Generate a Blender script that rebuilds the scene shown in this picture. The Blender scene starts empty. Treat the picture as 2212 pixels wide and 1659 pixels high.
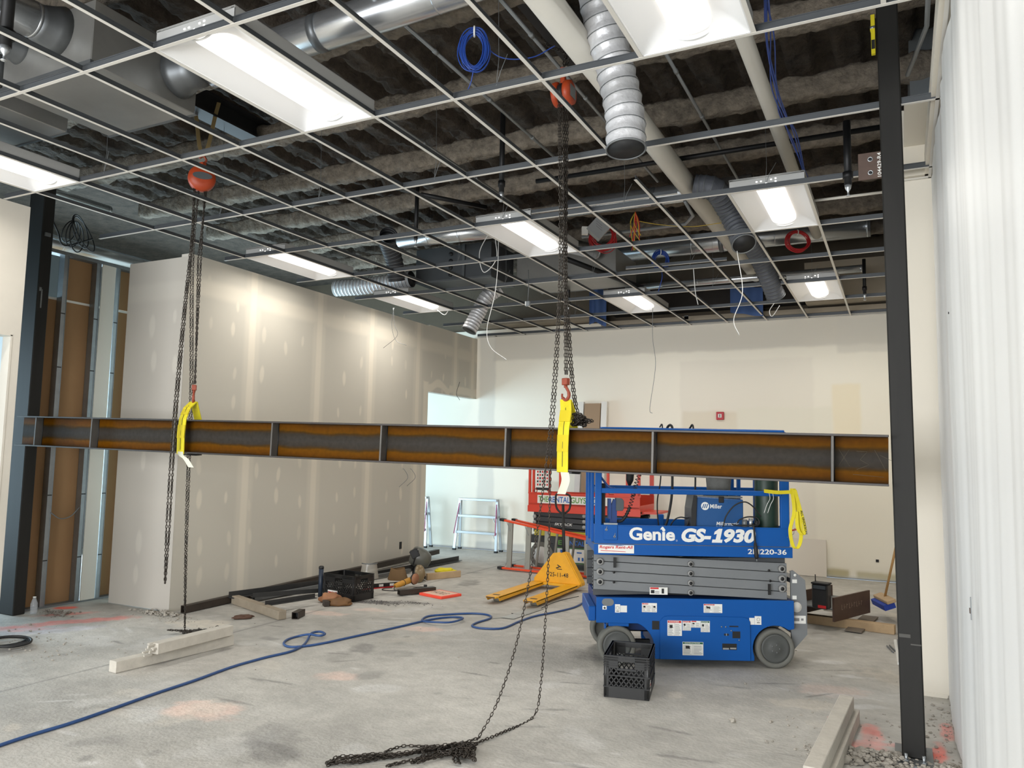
import bpy, math, random
import numpy as np
from mathutils import Vector, Matrix, noise
random.seed(7); rng = np.random.default_rng(5)
SC = bpy.context.scene; COL = SC.collection; PI = math.pi

# ---------------------------------------------------------------- camera
CAM_P = np.array([3.6767, -2.7812, 1.715])
CR = np.array([0.894026, 0.447666, 0.018056]); CU = np.array([0.025712, -0.091546, 0.995469]); CF = np.array([-0.447290, 0.889512, 0.093354])
def _orth():
    global CR, CU, CF
    CF = CF/np.linalg.norm(CF); CR = CR - CF*(CR@CF); CR /= np.linalg.norm(CR); CU = np.cross(CR, CF)
_orth()
FPX = 1669.75
cam = bpy.data.cameras.new('camera'); camo = bpy.data.objects.new('camera', cam); COL.objects.link(camo)
camo.matrix_world = Matrix(((CR[0], CU[0], -CF[0], CAM_P[0]), (CR[1], CU[1], -CF[1], CAM_P[1]), (CR[2], CU[2], -CF[2], CAM_P[2]), (0, 0, 0, 1)))
cam.sensor_fit = 'HORIZONTAL'; cam.sensor_width = 36; cam.lens = FPX*36/2212; cam.clip_start = .05; cam.clip_end = 200
SC.camera = camo
def ray(x, y): return CF + CR*(x-1106)/FPX - CU*(y-829.5)/FPX
def pz(x, y, z): d = ray(x, y); return CAM_P + d*(z-CAM_P[2])/d[2]
def pY(x, y, Y): d = ray(x, y); return CAM_P + d*(Y-CAM_P[1])/d[1]
def pX(x, y, X): d = ray(x, y); return CAM_P + d*(X-CAM_P[0])/d[0]
def pd(x, y, k): return CAM_P + ray(x, y)*k

# ---------------------------------------------------------------- world, lights, exposure
w = bpy.data.worlds.new('world'); SC.world = w; w.use_nodes = True
bg = w.node_tree.nodes['Background']; bg.inputs[0].default_value = (.62, .8, 1, 1); bg.inputs[1].default_value = 1.0
def area(name, loc, rot, sx, sy, power, col):
    l = bpy.data.lights.new(name, 'AREA'); l.shape = 'RECTANGLE'; l.size = sx; l.size_y = sy; l.energy = power; l.color = col
    o = bpy.data.objects.new(name, l); COL.objects.link(o); o.location = loc; o.rotation_euler = rot; return o
# daylight through the shop windows: left side (behind the partition) and behind the camera
area('daylight_left', (-8.3, 4.6, 1.7), (0, -PI/2, 0), 3.2, 10.0, 800, (.62, .85, 1))
area('daylight_rear', (0.3, -7.9, 1.9), (PI/2, 0, 0), 7.0, 3.0, 900, (.94, .97, 1))
LENS_E = 1.5; LAMP_W = 17.5; LAMP_C = (1, .955, .89)
SC.view_settings.view_transform = 'Standard'; SC.view_settings.look = 'None'; SC.view_settings.gamma = 1
SC.view_settings.use_curve_mapping = False; SC.view_settings.exposure = 0.28
SC.cycles.max_bounces = 8; SC.cycles.diffuse_bounces = 5; SC.cycles.glossy_bounces = 4; SC.cycles.use_denoising = True
SC.cycles.sample_clamp_indirect = 6; SC.cycles.caustics_reflective = False; SC.cycles.caustics_refractive = False

# ---------------------------------------------------------------- materials
def lin(c):
    c = np.array(c, float)/255; return tuple(np.where(c <= .04045, c/12.92, ((c+.055)/1.055)**2.4))
MATS = {}
def M(name, rgb, rough=.6, metal=0, var=.0, scale=6, bump=0, bscale=40, emit=0, alpha=1, attr=False, trans=0, spec=.5, stretch=None):
    if name in MATS: return MATS[name]
    m = bpy.data.materials.new(name); m.use_nodes = True; nt = m.node_tree; b = nt.nodes['Principled BSDF']
    L = nt.links.new; c = (*lin(rgb), 1)
    b.inputs['Base Color'].default_value = c; b.inputs['Roughness'].default_value = rough; b.inputs['Metallic'].default_value = metal
    b.inputs['Specular IOR Level'].default_value = spec
    src = None
    if var or bump: tc = nt.nodes.new('ShaderNodeTexCoord')
    vec = None
    if (var or bump):
        vec = tc.outputs['Object']
        if stretch:
            mp = nt.nodes.new('ShaderNodeMapping'); mp.inputs['Scale'].default_value = stretch; L(vec, mp.inputs[0]); vec = mp.outputs[0]
    if attr:
        a = nt.nodes.new('ShaderNodeVertexColor'); a.layer_name = 'Col'; src = a.outputs[0]
    if var:
        n = nt.nodes.new('ShaderNodeTexNoise'); n.inputs['Scale'].default_value = scale; n.inputs['Detail'].default_value = 6; n.inputs['Roughness'].default_value = .65
        L(vec, n.inputs['Vector'])
        mr = nt.nodes.new('ShaderNodeMapRange'); mr.inputs[1].default_value = .25; mr.inputs[2].default_value = .75; mr.inputs[3].default_value = 1-var; mr.inputs[4].default_value = 1+var
        L(n.outputs[0], mr.inputs[0])
        vm = nt.nodes.new('ShaderNodeVectorMath'); vm.operation = 'SCALE'
        if src: L(src, vm.inputs[0])
        else: vm.inputs[0].default_value = c[:3]
        L(mr.outputs[0], vm.inputs['Scale']); src = vm.outputs[0]
    if src: L(src, b.inputs['Base Color'])
    if bump:
        n2 = nt.nodes.new('ShaderNodeTexNoise'); n2.inputs['Scale'].default_value = bscale; n2.inputs['Detail'].default_value = 5
        L(vec, n2.inputs['Vector']); bp = nt.nodes.new('ShaderNodeBump'); bp.inputs['Strength'].default_value = min(1, bump); bp.inputs['Distance'].default_value = .01*max(1, bump)
        L(n2.outputs[0], bp.inputs['Height']); L(bp.outputs[0], b.inputs['Normal'])
    if emit: b.inputs['Emission Color'].default_value = c; b.inputs['Emission Strength'].default_value = emit
    if trans: b.inputs['Transmission Weight'].default_value = trans
    if alpha < 1: b.inputs['Alpha'].default_value = alpha
    MATS[name] = m; return m

# ---------------------------------------------------------------- mesh builder
def rotz(a): return np.array([[math.cos(a), -math.sin(a), 0], [math.sin(a), math.cos(a), 0], [0, 0, 1]])
def rotx(a): return np.array([[1, 0, 0], [0, math.cos(a), -math.sin(a)], [0, math.sin(a), math.cos(a)]])
def roty(a): return np.array([[math.cos(a), 0, math.sin(a)], [0, 1, 0], [-math.sin(a), 0, math.cos(a)]])
def unit(v): v = np.asarray(v, float); return v/(np.linalg.norm(v)+1e-12)
def frame(d, up=(0, 0, 1)):
    d = unit(d); u = np.asarray(up, float)
    if abs(d@u) > .97: u = np.array([1., 0, 0])
    x = unit(np.cross(u, d)); y = np.cross(d, x); return x, y, d
def crom(pts, n=6, closed=False):
    P = [np.asarray(p, float) for p in pts]; out = []; N = len(P)
    seg = N if closed else N-1
    for i in range(seg):
        p0 = P[(i-1) % N] if closed or i > 0 else 2*P[0]-P[1]
        p1 = P[i]; p2 = P[(i+1) % N]
        p3 = P[(i+2) % N] if closed or i+2 < N else 2*P[-1]-P[-2]
        for k in range(n):
            t = k/n; out.append(.5*((2*p1)+(-p0+p2)*t+(2*p0-5*p1+4*p2-p3)*t*t+(-p0+3*p1-3*p2+p3)*t**3))
    if not closed: out.append(P[-1])
    return out
class MB:
    def __init__(s): s.v = []; s.f = []; s.m = []; s.sm = []
    def add(s, vs, fs, mi=0, smooth=False):
        o = len(s.v); s.v.extend([tuple(map(float, p)) for p in vs])
        for f in fs: s.f.append(tuple(i+o for i in f)); s.m.append(mi); s.sm.append(smooth)
        return s
    def box(s, c, d, R=None, mi=0, taper=1):
        hx, hy, hz = d[0]/2, d[1]/2, d[2]/2
        vs = np.array([(x*(taper if z > 0 else 1), y*(taper if z > 0 else 1), z) for z in (-hz, hz) for x, y in ((-hx, -hy), (hx, -hy), (hx, hy), (-hx, hy))])
        if R is not None: vs = vs @ np.asarray(R).T
        return s.add(vs+np.asarray(c, float), [(3, 2, 1, 0), (4, 5, 6, 7), (0, 1, 5, 4), (1, 2, 6, 5), (2, 3, 7, 6), (3, 0, 4, 7)], mi)
    def bb(s, a, b, mi=0):
        a = np.asarray(a, float); b = np.asarray(b, float); return s.box((a+b)/2, np.abs(b-a), None, mi)
    def bar(s, p0, p1, wd, ht, mi=0, up=(0, 0, 1)):
        p0 = np.asarray(p0, float); p1 = np.asarray(p1, float); x, y, d = frame(p1-p0, up)
        return s.box((p0+p1)/2, (wd, ht, np.linalg.norm(p1-p0)), np.stack([x, y, d], 1), mi)
    def tube(s, pts, r, n=8, mi=0, closed=False, cap=True, smooth=True, flat=None, up=None):
        P = [np.asarray(p, float) for p in pts]; N = len(P); rr = r if hasattr(r, '__len__') else [r]*N
        rings = []; pu = None
        for i in range(N):
            a = P[i-1] if (i > 0 or closed) else P[i]; b = P[(i+1) % N] if (i < N-1 or closed) else P[i]
            d = unit(b-a)
            if up is not None: x, y, _ = frame(d, up)
            elif pu is None: x, y, _ = frame(d); pu = y
            else:
                y = unit(pu - d*(pu@d)); x = np.cross(y, d); pu = y
            fx, fy = flat if flat else (1, 1)
            rings.append([P[i]+rr[i]*(fx*math.cos(2*PI*k/n+PI/n)*x+fy*math.sin(2*PI*k/n+PI/n)*y) for k in range(n)])
        vs = [p for g in rings for p in g]; fs = []
        for i in range(N if closed else N-1):
            j = (i+1) % N
            for k in range(n): fs.append((i*n+k, i*n+(k+1) % n, j*n+(k+1) % n, j*n+k))
        if cap and not closed: fs += [tuple(range(n))[::-1], tuple((N-1)*n+k for k in range(n))]
        return s.add(vs, fs, mi, smooth)
    def cyl(s, p0, p1, r, n=16, mi=0, r2=None, smooth=True, cap=True):
        return s.tube([p0, p1], [r, r if r2 is None else r2], n, mi, cap=cap, smooth=smooth)
    def ring(s, c, ax, R, r, n=24, k=8, mi=0):
        x, y, _ = frame(ax); c = np.asarray(c, float)
        return s.tube([c+R*(math.cos(2*PI*i/n)*x+math.sin(2*PI*i/n)*y) for i in range(n)], r, k, mi, closed=True)
    def lathe(s, prof, c=(0, 0, 0), ax=(0, 0, 1), n=24, mi=0, smooth=True):
        x, y, d = frame(ax); c = np.asarray(c, float); vs = []; fs = []
        for r, h in prof:
            for k in range(n): vs.append(c+d*h+r*(math.cos(2*PI*k/n)*x+math.sin(2*PI*k/n)*y))
        for i in range(len(prof)-1):
            for k in range(n): fs.append((i*n+k, i*n+(k+1) % n, (i+1)*n+(k+1) % n, (i+1)*n+k))
        fs += [tuple(range(n))[::-1], tuple((len(prof)-1)*n+k for k in range(n))]
        return s.add(vs, fs, mi, smooth)
    def prism(s, poly, o, ex, ey, depth, mi=0, smooth=False):
        o = np.asarray(o, float); ex = np.asarray(ex, float); ey = np.asarray(ey, float); ez = unit(np.cross(ex, ey))*depth
        n = len(poly); a = [o+ex*p[0]+ey*p[1] for p in poly]; vs = a+[p+ez for p in a]
        return s.add(vs, [tuple(range(n))[::-1], tuple(range(n, 2*n))]+[(k, (k+1) % n, n+(k+1) % n, n+k) for k in range(n)], mi)
    def grid(s, fn, nu, nv, mi=0, smooth=True):
        vs = [fn(i/nu, j/nv) for j in range(nv+1) for i in range(nu+1)]
        return s.add(vs, [(j*(nu+1)+i, j*(nu+1)+i+1, (j+1)*(nu+1)+i+1, (j+1)*(nu+1)+i) for j in range(nv) for i in range(nu)], mi, smooth)
    def ribbon(s, pts, wdir, wid, th=.003, mi=0):
        P = [np.asarray(p, float) for p in pts]; W = [unit(q) for q in (wdir if np.ndim(wdir) == 2 else [wdir]*len(P))]; vs = []; fs = []
        for i, p in enumerate(P):
            t = unit(P[min(i+1, len(P)-1)]-P[max(i-1, 0)]); nn = unit(np.cross(t, W[i]))
            for a, b in ((-1, -1), (1, -1), (1, 1), (-1, 1)): vs.append(p+W[i]*a*wid/2+nn*b*th/2)
        for i in range(len(P)-1):
            for k in range(4): fs.append((i*4+k, i*4+(k+1) % 4, i*4+4+(k+1) % 4, i*4+4+k))
        fs += [(3, 2, 1, 0), tuple(4*(len(P)-1)+k for k in range(4))]
        return s.add(vs, fs, mi)
    def mesh(s, name, mats):
        me = bpy.data.meshes.new(name); me.from_pydata(s.v, [], s.f)
        for m in (mats if isinstance(mats, (list, tuple)) else [mats]): me.materials.append(m)
        me.polygons.foreach_set('material_index', s.m); me.polygons.foreach_set('use_smooth', s.sm); me.update(); return me
    def build(s, name, mats, parent=None, loc=None, bevel=0, **props):
        o = bpy.data.objects.new(name, s.mesh(name, mats)); COL.objects.link(o)
        if parent: o.parent = parent
        if loc is not None: o.location = loc
        if bevel:
            b = o.modifiers.new('bevel', 'BEVEL'); b.width = bevel; b.segments = 1; b.limit_method = 'ANGLE'; b.angle_limit = .6
        for k, v in props.items(): o[k] = v
        return o
def inst(name, me, parent=None, loc=(0, 0, 0), mw=None, **props):
    o = bpy.data.objects.new(name, me); COL.objects.link(o)
    if parent: o.parent = parent
    if mw is not None: o.matrix_basis = mw
    else: o.location = loc
    for k, v in props.items(): o[k] = v
    return o
def thing(name, label, cat, loc=(0, 0, 0), rz=0, group=None):
    o = bpy.data.objects.new(name, None); COL.objects.link(o); o.location = loc; o.rotation_euler = (0, 0, rz); o.empty_display_size = .1
    o['label'] = label; o['category'] = cat
    if group: o['group'] = group
    return o
def tag(o, label, cat, group=None):
    o['label'] = label; o['category'] = cat
    if group: o['group'] = group
    return o
def dup(root, loc, rz=None, label=None):
    def cp(o, par):
        c = o.copy(); COL.objects.link(c)
        if par: c.parent = par
        for ch in [x for x in o.children]: cp(ch, c)
        return c
    r = cp(root, None); r.location = loc
    if rz is not None: r.rotation_euler = (0, 0, rz)
    if label: r['label'] = label
    return r
def mat4(ex, ey, o):
    ex = unit(ex); ey = unit(ey); ez = np.cross(ex, ey)
    return Matrix(((ex[0], ey[0], ez[0], o[0]), (ex[1], ey[1], ez[1], o[1]), (ex[2], ey[2], ez[2], o[2]), (0, 0, 0, 1)))
def text(body, wid, hgt, mat, o, ex, ey, parent=None, name='lettering', bold=0, shear=0, ext=.0006, spacing=1):
    """flat printed lettering, fitted to a wid x hgt box with its lower left corner at o"""
    c = bpy.data.curves.new('txt', 'FONT'); c.body = body; c.size = 1; c.offset = bold; c.shear = shear; c.extrude = 0; c.resolution_u = 4; c.space_character = spacing
    t = bpy.data.objects.new('txt', c); COL.objects.link(t)
    me = bpy.data.meshes.new_from_object(t); bpy.data.objects.remove(t); bpy.data.curves.remove(c)
    n = len(me.vertices); co = np.empty(n*3); me.vertices.foreach_get('co', co); co = co.reshape(-1, 3)
    lo = co.min(0); hi = co.max(0); sx = wid/max(hi[0]-lo[0], 1e-6) if wid else hgt/max(hi[1]-lo[1], 1e-6); sy = hgt/max(hi[1]-lo[1], 1e-6)
    co = (co-lo)*np.array([sx, sy, 1]); co[:, 2] = ext
    me.vertices.foreach_set('co', co.ravel()); me.materials.clear(); me.materials.append(mat); me.update(); me.name = name
    return inst(name, me, parent, mw=mat4(ex, ey, o))
def painted(name, fn, nu, nv, colfn, mat, parent=None, **props):
    """a finely divided surface whose colour (stains, patches, paint, some painted shade) is stored per vertex; fn(U,V)->(n,3), colfn(P)->(n,3) linear"""
    U, V_ = np.meshgrid(np.linspace(0, 1, nu+1), np.linspace(0, 1, nv+1)); P = fn(U.ravel(), V_.ravel()); c = colfn(P)
    i = np.arange(nu)[None, :]+(nu+1)*np.arange(nv)[:, None]; q = np.stack([i, i+1, i+nu+2, i+nu+1], -1).reshape(-1, 4)
    me = bpy.data.meshes.new(name); me.vertices.add(len(P)); me.vertices.foreach_set('co', P.astype(np.float32).ravel())
    me.loops.add(q.size); me.loops.foreach_set('vertex_index', q.ravel().astype(np.int32)); me.polygons.add(len(q)); me.polygons.foreach_set('loop_start', np.arange(0, q.size, 4, dtype=np.int32))
    me.polygons.foreach_set('use_smooth', np.ones(len(q), bool)); me.update(calc_edges=True)
    a = me.color_attributes.new('Col', 'FLOAT_COLOR', 'POINT'); a.data.foreach_set('color', np.concatenate([c, np.ones((len(c), 1))], 1).astype(np.float32).ravel())
    me.materials.append(mat); return inst(name, me, parent, **props)
def sstep(x, a, b): t = np.clip((x-a)/(b-a), 0, 1); return t*t*(3-2*t)
def vnoise(P, s, seed=0):
    """cheap smooth value noise on (n,2)"""
    r = np.random.default_rng(seed); T = r.random((64, 64)); p = np.asarray(P)*s; i = np.floor(p).astype(int); f = p-i; f = f*f*(3-2*f)
    a = T[i[:, 0] % 64, i[:, 1] % 64]; b = T[(i[:, 0]+1) % 64, i[:, 1] % 64]; c = T[i[:, 0] % 64, (i[:, 1]+1) % 64]; d = T[(i[:, 0]+1) % 64, (i[:, 1]+1) % 64]
    return (a*(1-f[:, 0])+b*f[:, 0])*(1-f[:, 1])+(c*(1-f[:, 0])+d*f[:, 0])*f[:, 1]
def fbm(P, s, seed=0): return (vnoise(P, s, seed)+.5*vnoise(P, 2.1*s, seed+1)+.25*vnoise(P, 4.3*s, seed+2)+.125*vnoise(P, 8.7*s, seed+3))/1.875

# shared materials
m_steelblk = M('black_steel', (38, 38, 38), .5, .3, .15, 3)
m_galv = M('galvanised', (150, 155, 158), .38, .85, .12, 8)
m_galvd = M('galvanised_dull', (120, 123, 124), .55, .6, .15, 6)
m_alu = M('aluminium', (190, 194, 197), .35, .8)
m_white = M('white_paint', (225, 223, 216), .5)
m_black = M('black_rubber', (22, 22, 23), .6)
m_blackp = M('black_plastic', (26, 26, 27), .38)
m_blue = M('lift_blue', (8, 80, 154), .42, 0, .04, 3, spec=.3)
m_grey = M('arm_grey', (116, 119, 121), .5, 0, .06, 3)
m_red = M('lift_red', (206, 60, 36), .4, 0, .05, 4)
m_yel = M('sling_yellow', (214, 198, 28), .75, 0, .12, 12)
m_wht = M('label_white', (225, 225, 220), .5)
m_lred = M('label_red', (196, 32, 36), .5)
m_lgrn = M('label_green', (20, 92, 62), .5)
m_lgry = M('label_print', (128, 128, 128), .6)
m_lblk = M('print_black', (25, 25, 25), .6)
m_wood = M('lumber_white', (188, 182, 171), .8, 0, .12, 9, .3, 30, stretch=(1, 1, 1))
m_woodb = M('lumber_tan', (178, 152, 118), .8, 0, .15, 7)
m_card = M('brown_board', (150, 116, 80), .85, 0, .05, 2)
m_chain = M('chain_steel', (60, 54, 48), .4, .6, .2, 10)
m_org = M('hoist_orange', (174, 66, 30), .45, 0, .1, 6)
m_hook = M('hook_orange', (142, 64, 42), .55, .1, .15, 14)
m_rust = M('rusty_steel', (82, 66, 58), .6, .35, .25, 7)
m_cable_w = M('white_cable', (215, 215, 212), .5)
m_conc = M('concrete_rubble', (158, 152, 142), .95, 0, .2, 18, .5, 60)
# ================================================================ SETTING
HC = 3.942; TX = .6096; TY = 1.2192
m_floor = M('concrete_floor', (172, 170, 164), .75, 0, .14, 9, .5, 36, attr=True, stretch=(1, 1.15, 1))
m_floor0 = M('concrete_floor_plain', (176, 174, 168), .75, 0, .1, 2)
m_dry = M('drywall_board', (206, 200, 188), .9, attr=True)
m_cream = M('cream_paint', (214, 207, 194), .85, attr=True)
m_creamp = M('cream_paint_plain', (226, 219, 205), .85)
m_dryp = M('drywall_paper', (198, 193, 183), .9)
KIND = dict(kind='structure')

# ---- floor: concrete with patches, spray paint, dust, and shade painted under the lift
blob = []   # x, y, rx, ry, angle, colour, strength, seed
PK = lin((232, 134, 124)); PL = lin((226, 196, 182)); WH = lin((206, 205, 202)); DK = lin((96, 94, 92)); OR = lin((246, 110, 92)); DUST = lin((208, 200, 186)); BLUISH = lin((186, 194, 200))
for b in [(-3.75, 2.28, .62, .13, 1.0, PK, .75), (-3.85, 1.85, .35, .13, .6, PK, .6), (-4.1, 2.55, .3, .1, .9, PK, .55), (-4.42, 2.72, .16, .08, .4, OR, .95), (-3.6, 1.95, .5, .2, .9, lin((206, 204, 214)), .5),
          (-.54, 1.09, .28, .16, .5, PL, .75), (-.45, .98, .3, .1, .2, PL, .4), (-.25, 2.14, .2, .12, .3, PL, .6), (-.62, 3.84, .25, .12, .4, PL, .6), (-1.92, 3.93, .25, .12, .3, PL, .5), (-1.6, 4.35, .25, .1, .3, PL, .4),
          (3.47, 2.78, .07, .22, .1, PK, .7), (3.42, 2.55, .14, .09, 0, PK, .55), (3.56, 2.66, .24, .05, .2, PK, .8), (3.83, 2.66, .05, .24, -.1, OR, .65), (3.78, 2.6, .14, .05, .2, OR, .55), (3.9, 3.1, .04, .2, 0, PK, .6), (3.25, 3.05, .06, .03, .3, PK, .7), (3.2, 3.7, .3, .2, .3, PL, .35), (3.5, 2.4, .12, .06, 0, PK, .7),
          (-1.75, 4.75, .42, .11, .45, DK, .8), (-1.35, 4.95, .3, .06, .4, DK, .5), (-2.6, 2.9, .4, .2, .2, DUST, .8), (3.1, 4.6, .16, .07, .3, WH, .7), (3.3, 4.2, .14, .06, .2, WH, .7), (3.25, 3.6, .2, .06, .2, WH, .6), (3.4, 3.4, .18, .06, .4, WH, .6), (2.8, 4.9, .15, .05, .3, WH, .6),
          (-3.9, 2.0, .9, .5, .9, DK, .28), (2.1, 4.2, .9, .35, .46, DK, .3), (-2.6, 7.3, .8, .5, .4, DK, .12)]: blob.append(b)  # the middle patch paints the shade under the blue lift
r_ = np.random.default_rng(11)
for k in range(150):
    q_ = r_.random()**1.5; blob.append((r_.uniform(-4.0, 3.7), r_.uniform(-.2, 7.5), .04+.3*q_, .03+.14*q_, r_.uniform(0, 3), [WH, DK, DUST, DK, WH][k % 5], r_.uniform(.18, .5)))
for k in range(90):
    blob.append((r_.uniform(-3.5, 3.7), r_.uniform(-.2, 5.5), r_.uniform(.06, .22), r_.uniform(.012, .025), r_.uniform(-.5, .9), [WH, DK][k % 2], r_.uniform(.3, .6)))
def floor_col(P):
    p = P[:, :2]; base = np.array(lin((178, 175, 168)))
    v = .74+.48*fbm(p, .9, 3); v2 = .84+.32*fbm(p*np.array([1, 1.3]), 4, 9); v2 = v2*(.93+.14*fbm(p*np.array([1, 1.3]), 13, 19))
    c = base[None]*(v*v2)[:, None]
    wn = fbm(p, 1.3, 21); c = c*(1-.14*sstep(wn, .5, .75)[:, None])+np.array(lin((205, 203, 198)))[None]*(.14*sstep(wn, .5, .75)[:, None])
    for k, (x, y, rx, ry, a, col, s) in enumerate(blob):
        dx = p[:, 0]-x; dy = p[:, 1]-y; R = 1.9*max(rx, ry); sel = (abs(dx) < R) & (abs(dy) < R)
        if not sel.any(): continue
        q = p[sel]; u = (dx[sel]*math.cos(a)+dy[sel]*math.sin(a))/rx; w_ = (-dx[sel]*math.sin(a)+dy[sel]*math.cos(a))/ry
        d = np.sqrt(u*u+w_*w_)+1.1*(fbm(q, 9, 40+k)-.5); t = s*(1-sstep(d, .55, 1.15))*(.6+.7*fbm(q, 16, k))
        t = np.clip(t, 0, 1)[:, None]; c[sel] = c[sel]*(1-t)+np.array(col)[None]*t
    for x0 in (-2.05,):
        t = (.5*(1-sstep(abs(p[:, 0]-x0-.02*np.sin(p[:, 1])), .004, .022)))[:, None]; c = c*(1-t)+np.array(DK)*t
    return c
painted('floor', lambda U, V: np.stack([-5.6+9.65*U, -.6+10.5*V, 0*U], 1), 620, 680, floor_col, m_floor, **KIND)
fb = MB()
for x0, x1, y0, y1 in ((-9, 5.5, -9, -.6), (-9, -5.6, -.6, 9.9), (4.05, 5.5, -.6, 9.9)): fb.add([(x0, y0, 0), (x1, y0, 0), (x1, y1, 0), (x0, y1, 0)], [(0, 1, 2, 3)])
fb.build('floor_outer', m_floor0, **KIND)

# ---- back wall (cream, touched-up patches)
PATCH = [(.42, 2.5, -.2, 3.34, (228, 221, 208), .5), (-3.1, 3.7, 3.5, 4.0, (208, 202, 190), .8), (-3.4, -3.06, 0, 4, (206, 203, 194), .6), (1.35, 2.76, 1.6, 2.56, (230, 226, 208), .5), (2.76, 3.16, 1.6, 2.9, (238, 226, 198), .8), (2.85, 3.6, 3.38, 3.9, (212, 207, 196), .6),
         (.45, 1.35, 2.1, 2.5, (222, 212, 190), .6), (-2.4, -1.7, .2, 1.3, (198, 190, 172), .6), (-3.15, -2.75, .3, .8, (186, 178, 160), .6), (1.0, 2.0, .0, .16, (168, 156, 128), .7), (2.64, 2.95, .03, .13, (178, 166, 120), .8), (3.05, 3.6, .03, .12, (182, 172, 132), .7), (-3.4, -2.4, .0, .14, (160, 160, 158), .5)]
def back_col(P):
    x, z = P[:, 0], P[:, 2]; p = np.stack([x, z], 1); c = np.array(lin((240, 234, 219)))[None]*(.96+.08*fbm(p, .8, 5))[:, None]
    for k, (x0, x1, z0, z1, col, s) in enumerate(PATCH):
        e = .05*(fbm(p, 4, k)-.5); t = sstep(x, x0-.03+e, x0+.03+e)*(1-sstep(x, x1-.03+e, x1+.03+e))*sstep(z, z0-.03+e, z0+.03+e)*(1-sstep(z, z1-.03+e, z1+.03+e))*s
        c = c*(1-t[:, None])+np.array(lin(col))[None]*t[:, None]
    # torn paper where the old baseboard came off
    t = (1-sstep(z, .012, .03))[:, None]; return c*(1-t)+np.array(lin((70, 64, 60)))*t
painted('wall_back', lambda U, V: np.stack([-5.2+8.92*U, 9.92+0*U, 4.08*V], 1), 360, 170, back_col, m_cream, **KIND)
b = MB(); b.bb((-9, 9.921, 0), (4.2, 10.05, 4.08)); b.bb((-9, 9.92, 0), (-5.2, 9.921, 4.08)); b.build('wall_back_core', m_creamp, **KIND)

# ---- left partition: taped drywall with joint-compound bands and screw spots
A0 = np.array([-3.325, 3.12]); A1 = np.array([-3.46, 9.92]); LW = 6.8
seams_y = [4.12, 5.36, 6.56, 7.86]; COMP = np.array(lin((216, 208, 192))); BOARD = np.array(lin((192, 187, 175)))
def lw_col(P):
    y, z = P[:, 1], P[:, 2]; p = np.stack([y, z], 1); c = BOARD[None]*(.97+.06*fbm(p, 1.2, 2))[:, None]
    t = np.zeros(len(P))
    for k, s in enumerate(seams_y+[9.1, 9.75]):
        wv = .012*(fbm(p, 2.5, k)-.5); t = np.maximum(t, .9*(1-sstep(abs(y-s+wv), .035, .085))); t = np.maximum(t, .35*(1-sstep(abs(y-s), .09, .16)))
    for k, zc in enumerate((3.56,)):
        t = np.maximum(t, .55*(1-sstep(abs(z-zc+.04*(fbm(p, 1.5, 60)-.5)), .05, .14)))
    t = np.maximum(t, .85*(1-sstep(abs(z-2.89-.06*np.sin(y*9)*(y < 8.9)+.05*(fbm(p, 3, 7)-.5)), .05, .09))*sstep(y, 8.0, 8.1))
    t = np.maximum(t, .8*(1-sstep(abs(y-8.13), .05, .1))*(z < 2.95))
    r = np.random.default_rng(4)
    for s in np.arange(3.45, 9.9, .405):
        if min(abs(s-q) for q in seams_y) < .14: continue
        for zz in np.arange(.32, 3.6, .4):
            yy = s+r.uniform(-.06, .06); z2 = zz+r.uniform(-.1, .1); a = r.uniform(.05, .085); tl = r.uniform(-.4, .4)
            if r.random() < .32: continue
            sel = (abs(y-yy) < .2) & (abs(z-z2) < .25); d = np.hypot((y[sel]-yy+tl*.3*(z[sel]-z2))/(a*.52), (z[sel]-z2)/(a*1.45)); t[sel] = np.maximum(t[sel], r.uniform(.35, .8)*(1-sstep(d, .6, 1.1)))
    return c*(1-t[:, None])+COMP[None]*t[:, None]
def lw(y): return A0[0]+(A1[0]-A0[0])*(y-A0[1])/LW
OPEN_Y, OPEN_Z = 8.2, 2.78
painted('wall_left', lambda U, V: np.stack([lw(3.12+(OPEN_Y-3.12)*U), 3.12+(OPEN_Y-3.12)*U, 3.9*V], 1)[:, :], 400, 300, lw_col, m_dry, **KIND)
painted('wall_left_header', lambda U, V: np.stack([lw(OPEN_Y+(9.92-OPEN_Y)*U), OPEN_Y+(9.92-OPEN_Y)*U, OPEN_Z+(3.92-OPEN_Z)*V], 1), 150, 90, lw_col, m_dry, **KIND)
b = MB(); T = .13
def quad_slab(y0, y1, z0, z1): b.add([(lw(y0)-.001, y0, z0), (lw(y1)-.001, y1, z0), (lw(y1)-T, y1, z0), (lw(y0)-T, y0, z0), (lw(y0)-.001, y0, z1), (lw(y1)-.001, y1, z1), (lw(y1)-T, y1, z1), (lw(y0)-T, y0, z1)], [(0, 1, 2, 3), (7, 6, 5, 4), (0, 4, 5, 1), (1, 5, 6, 2), (2, 6, 7, 3), (3, 7, 4, 0)])
quad_slab(3.125, OPEN_Y, 0, 3.899); quad_slab(OPEN_Y, 9.92, OPEN_Z, 3.919); b.build('wall_left_core', m_dryp, **KIND)
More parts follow.
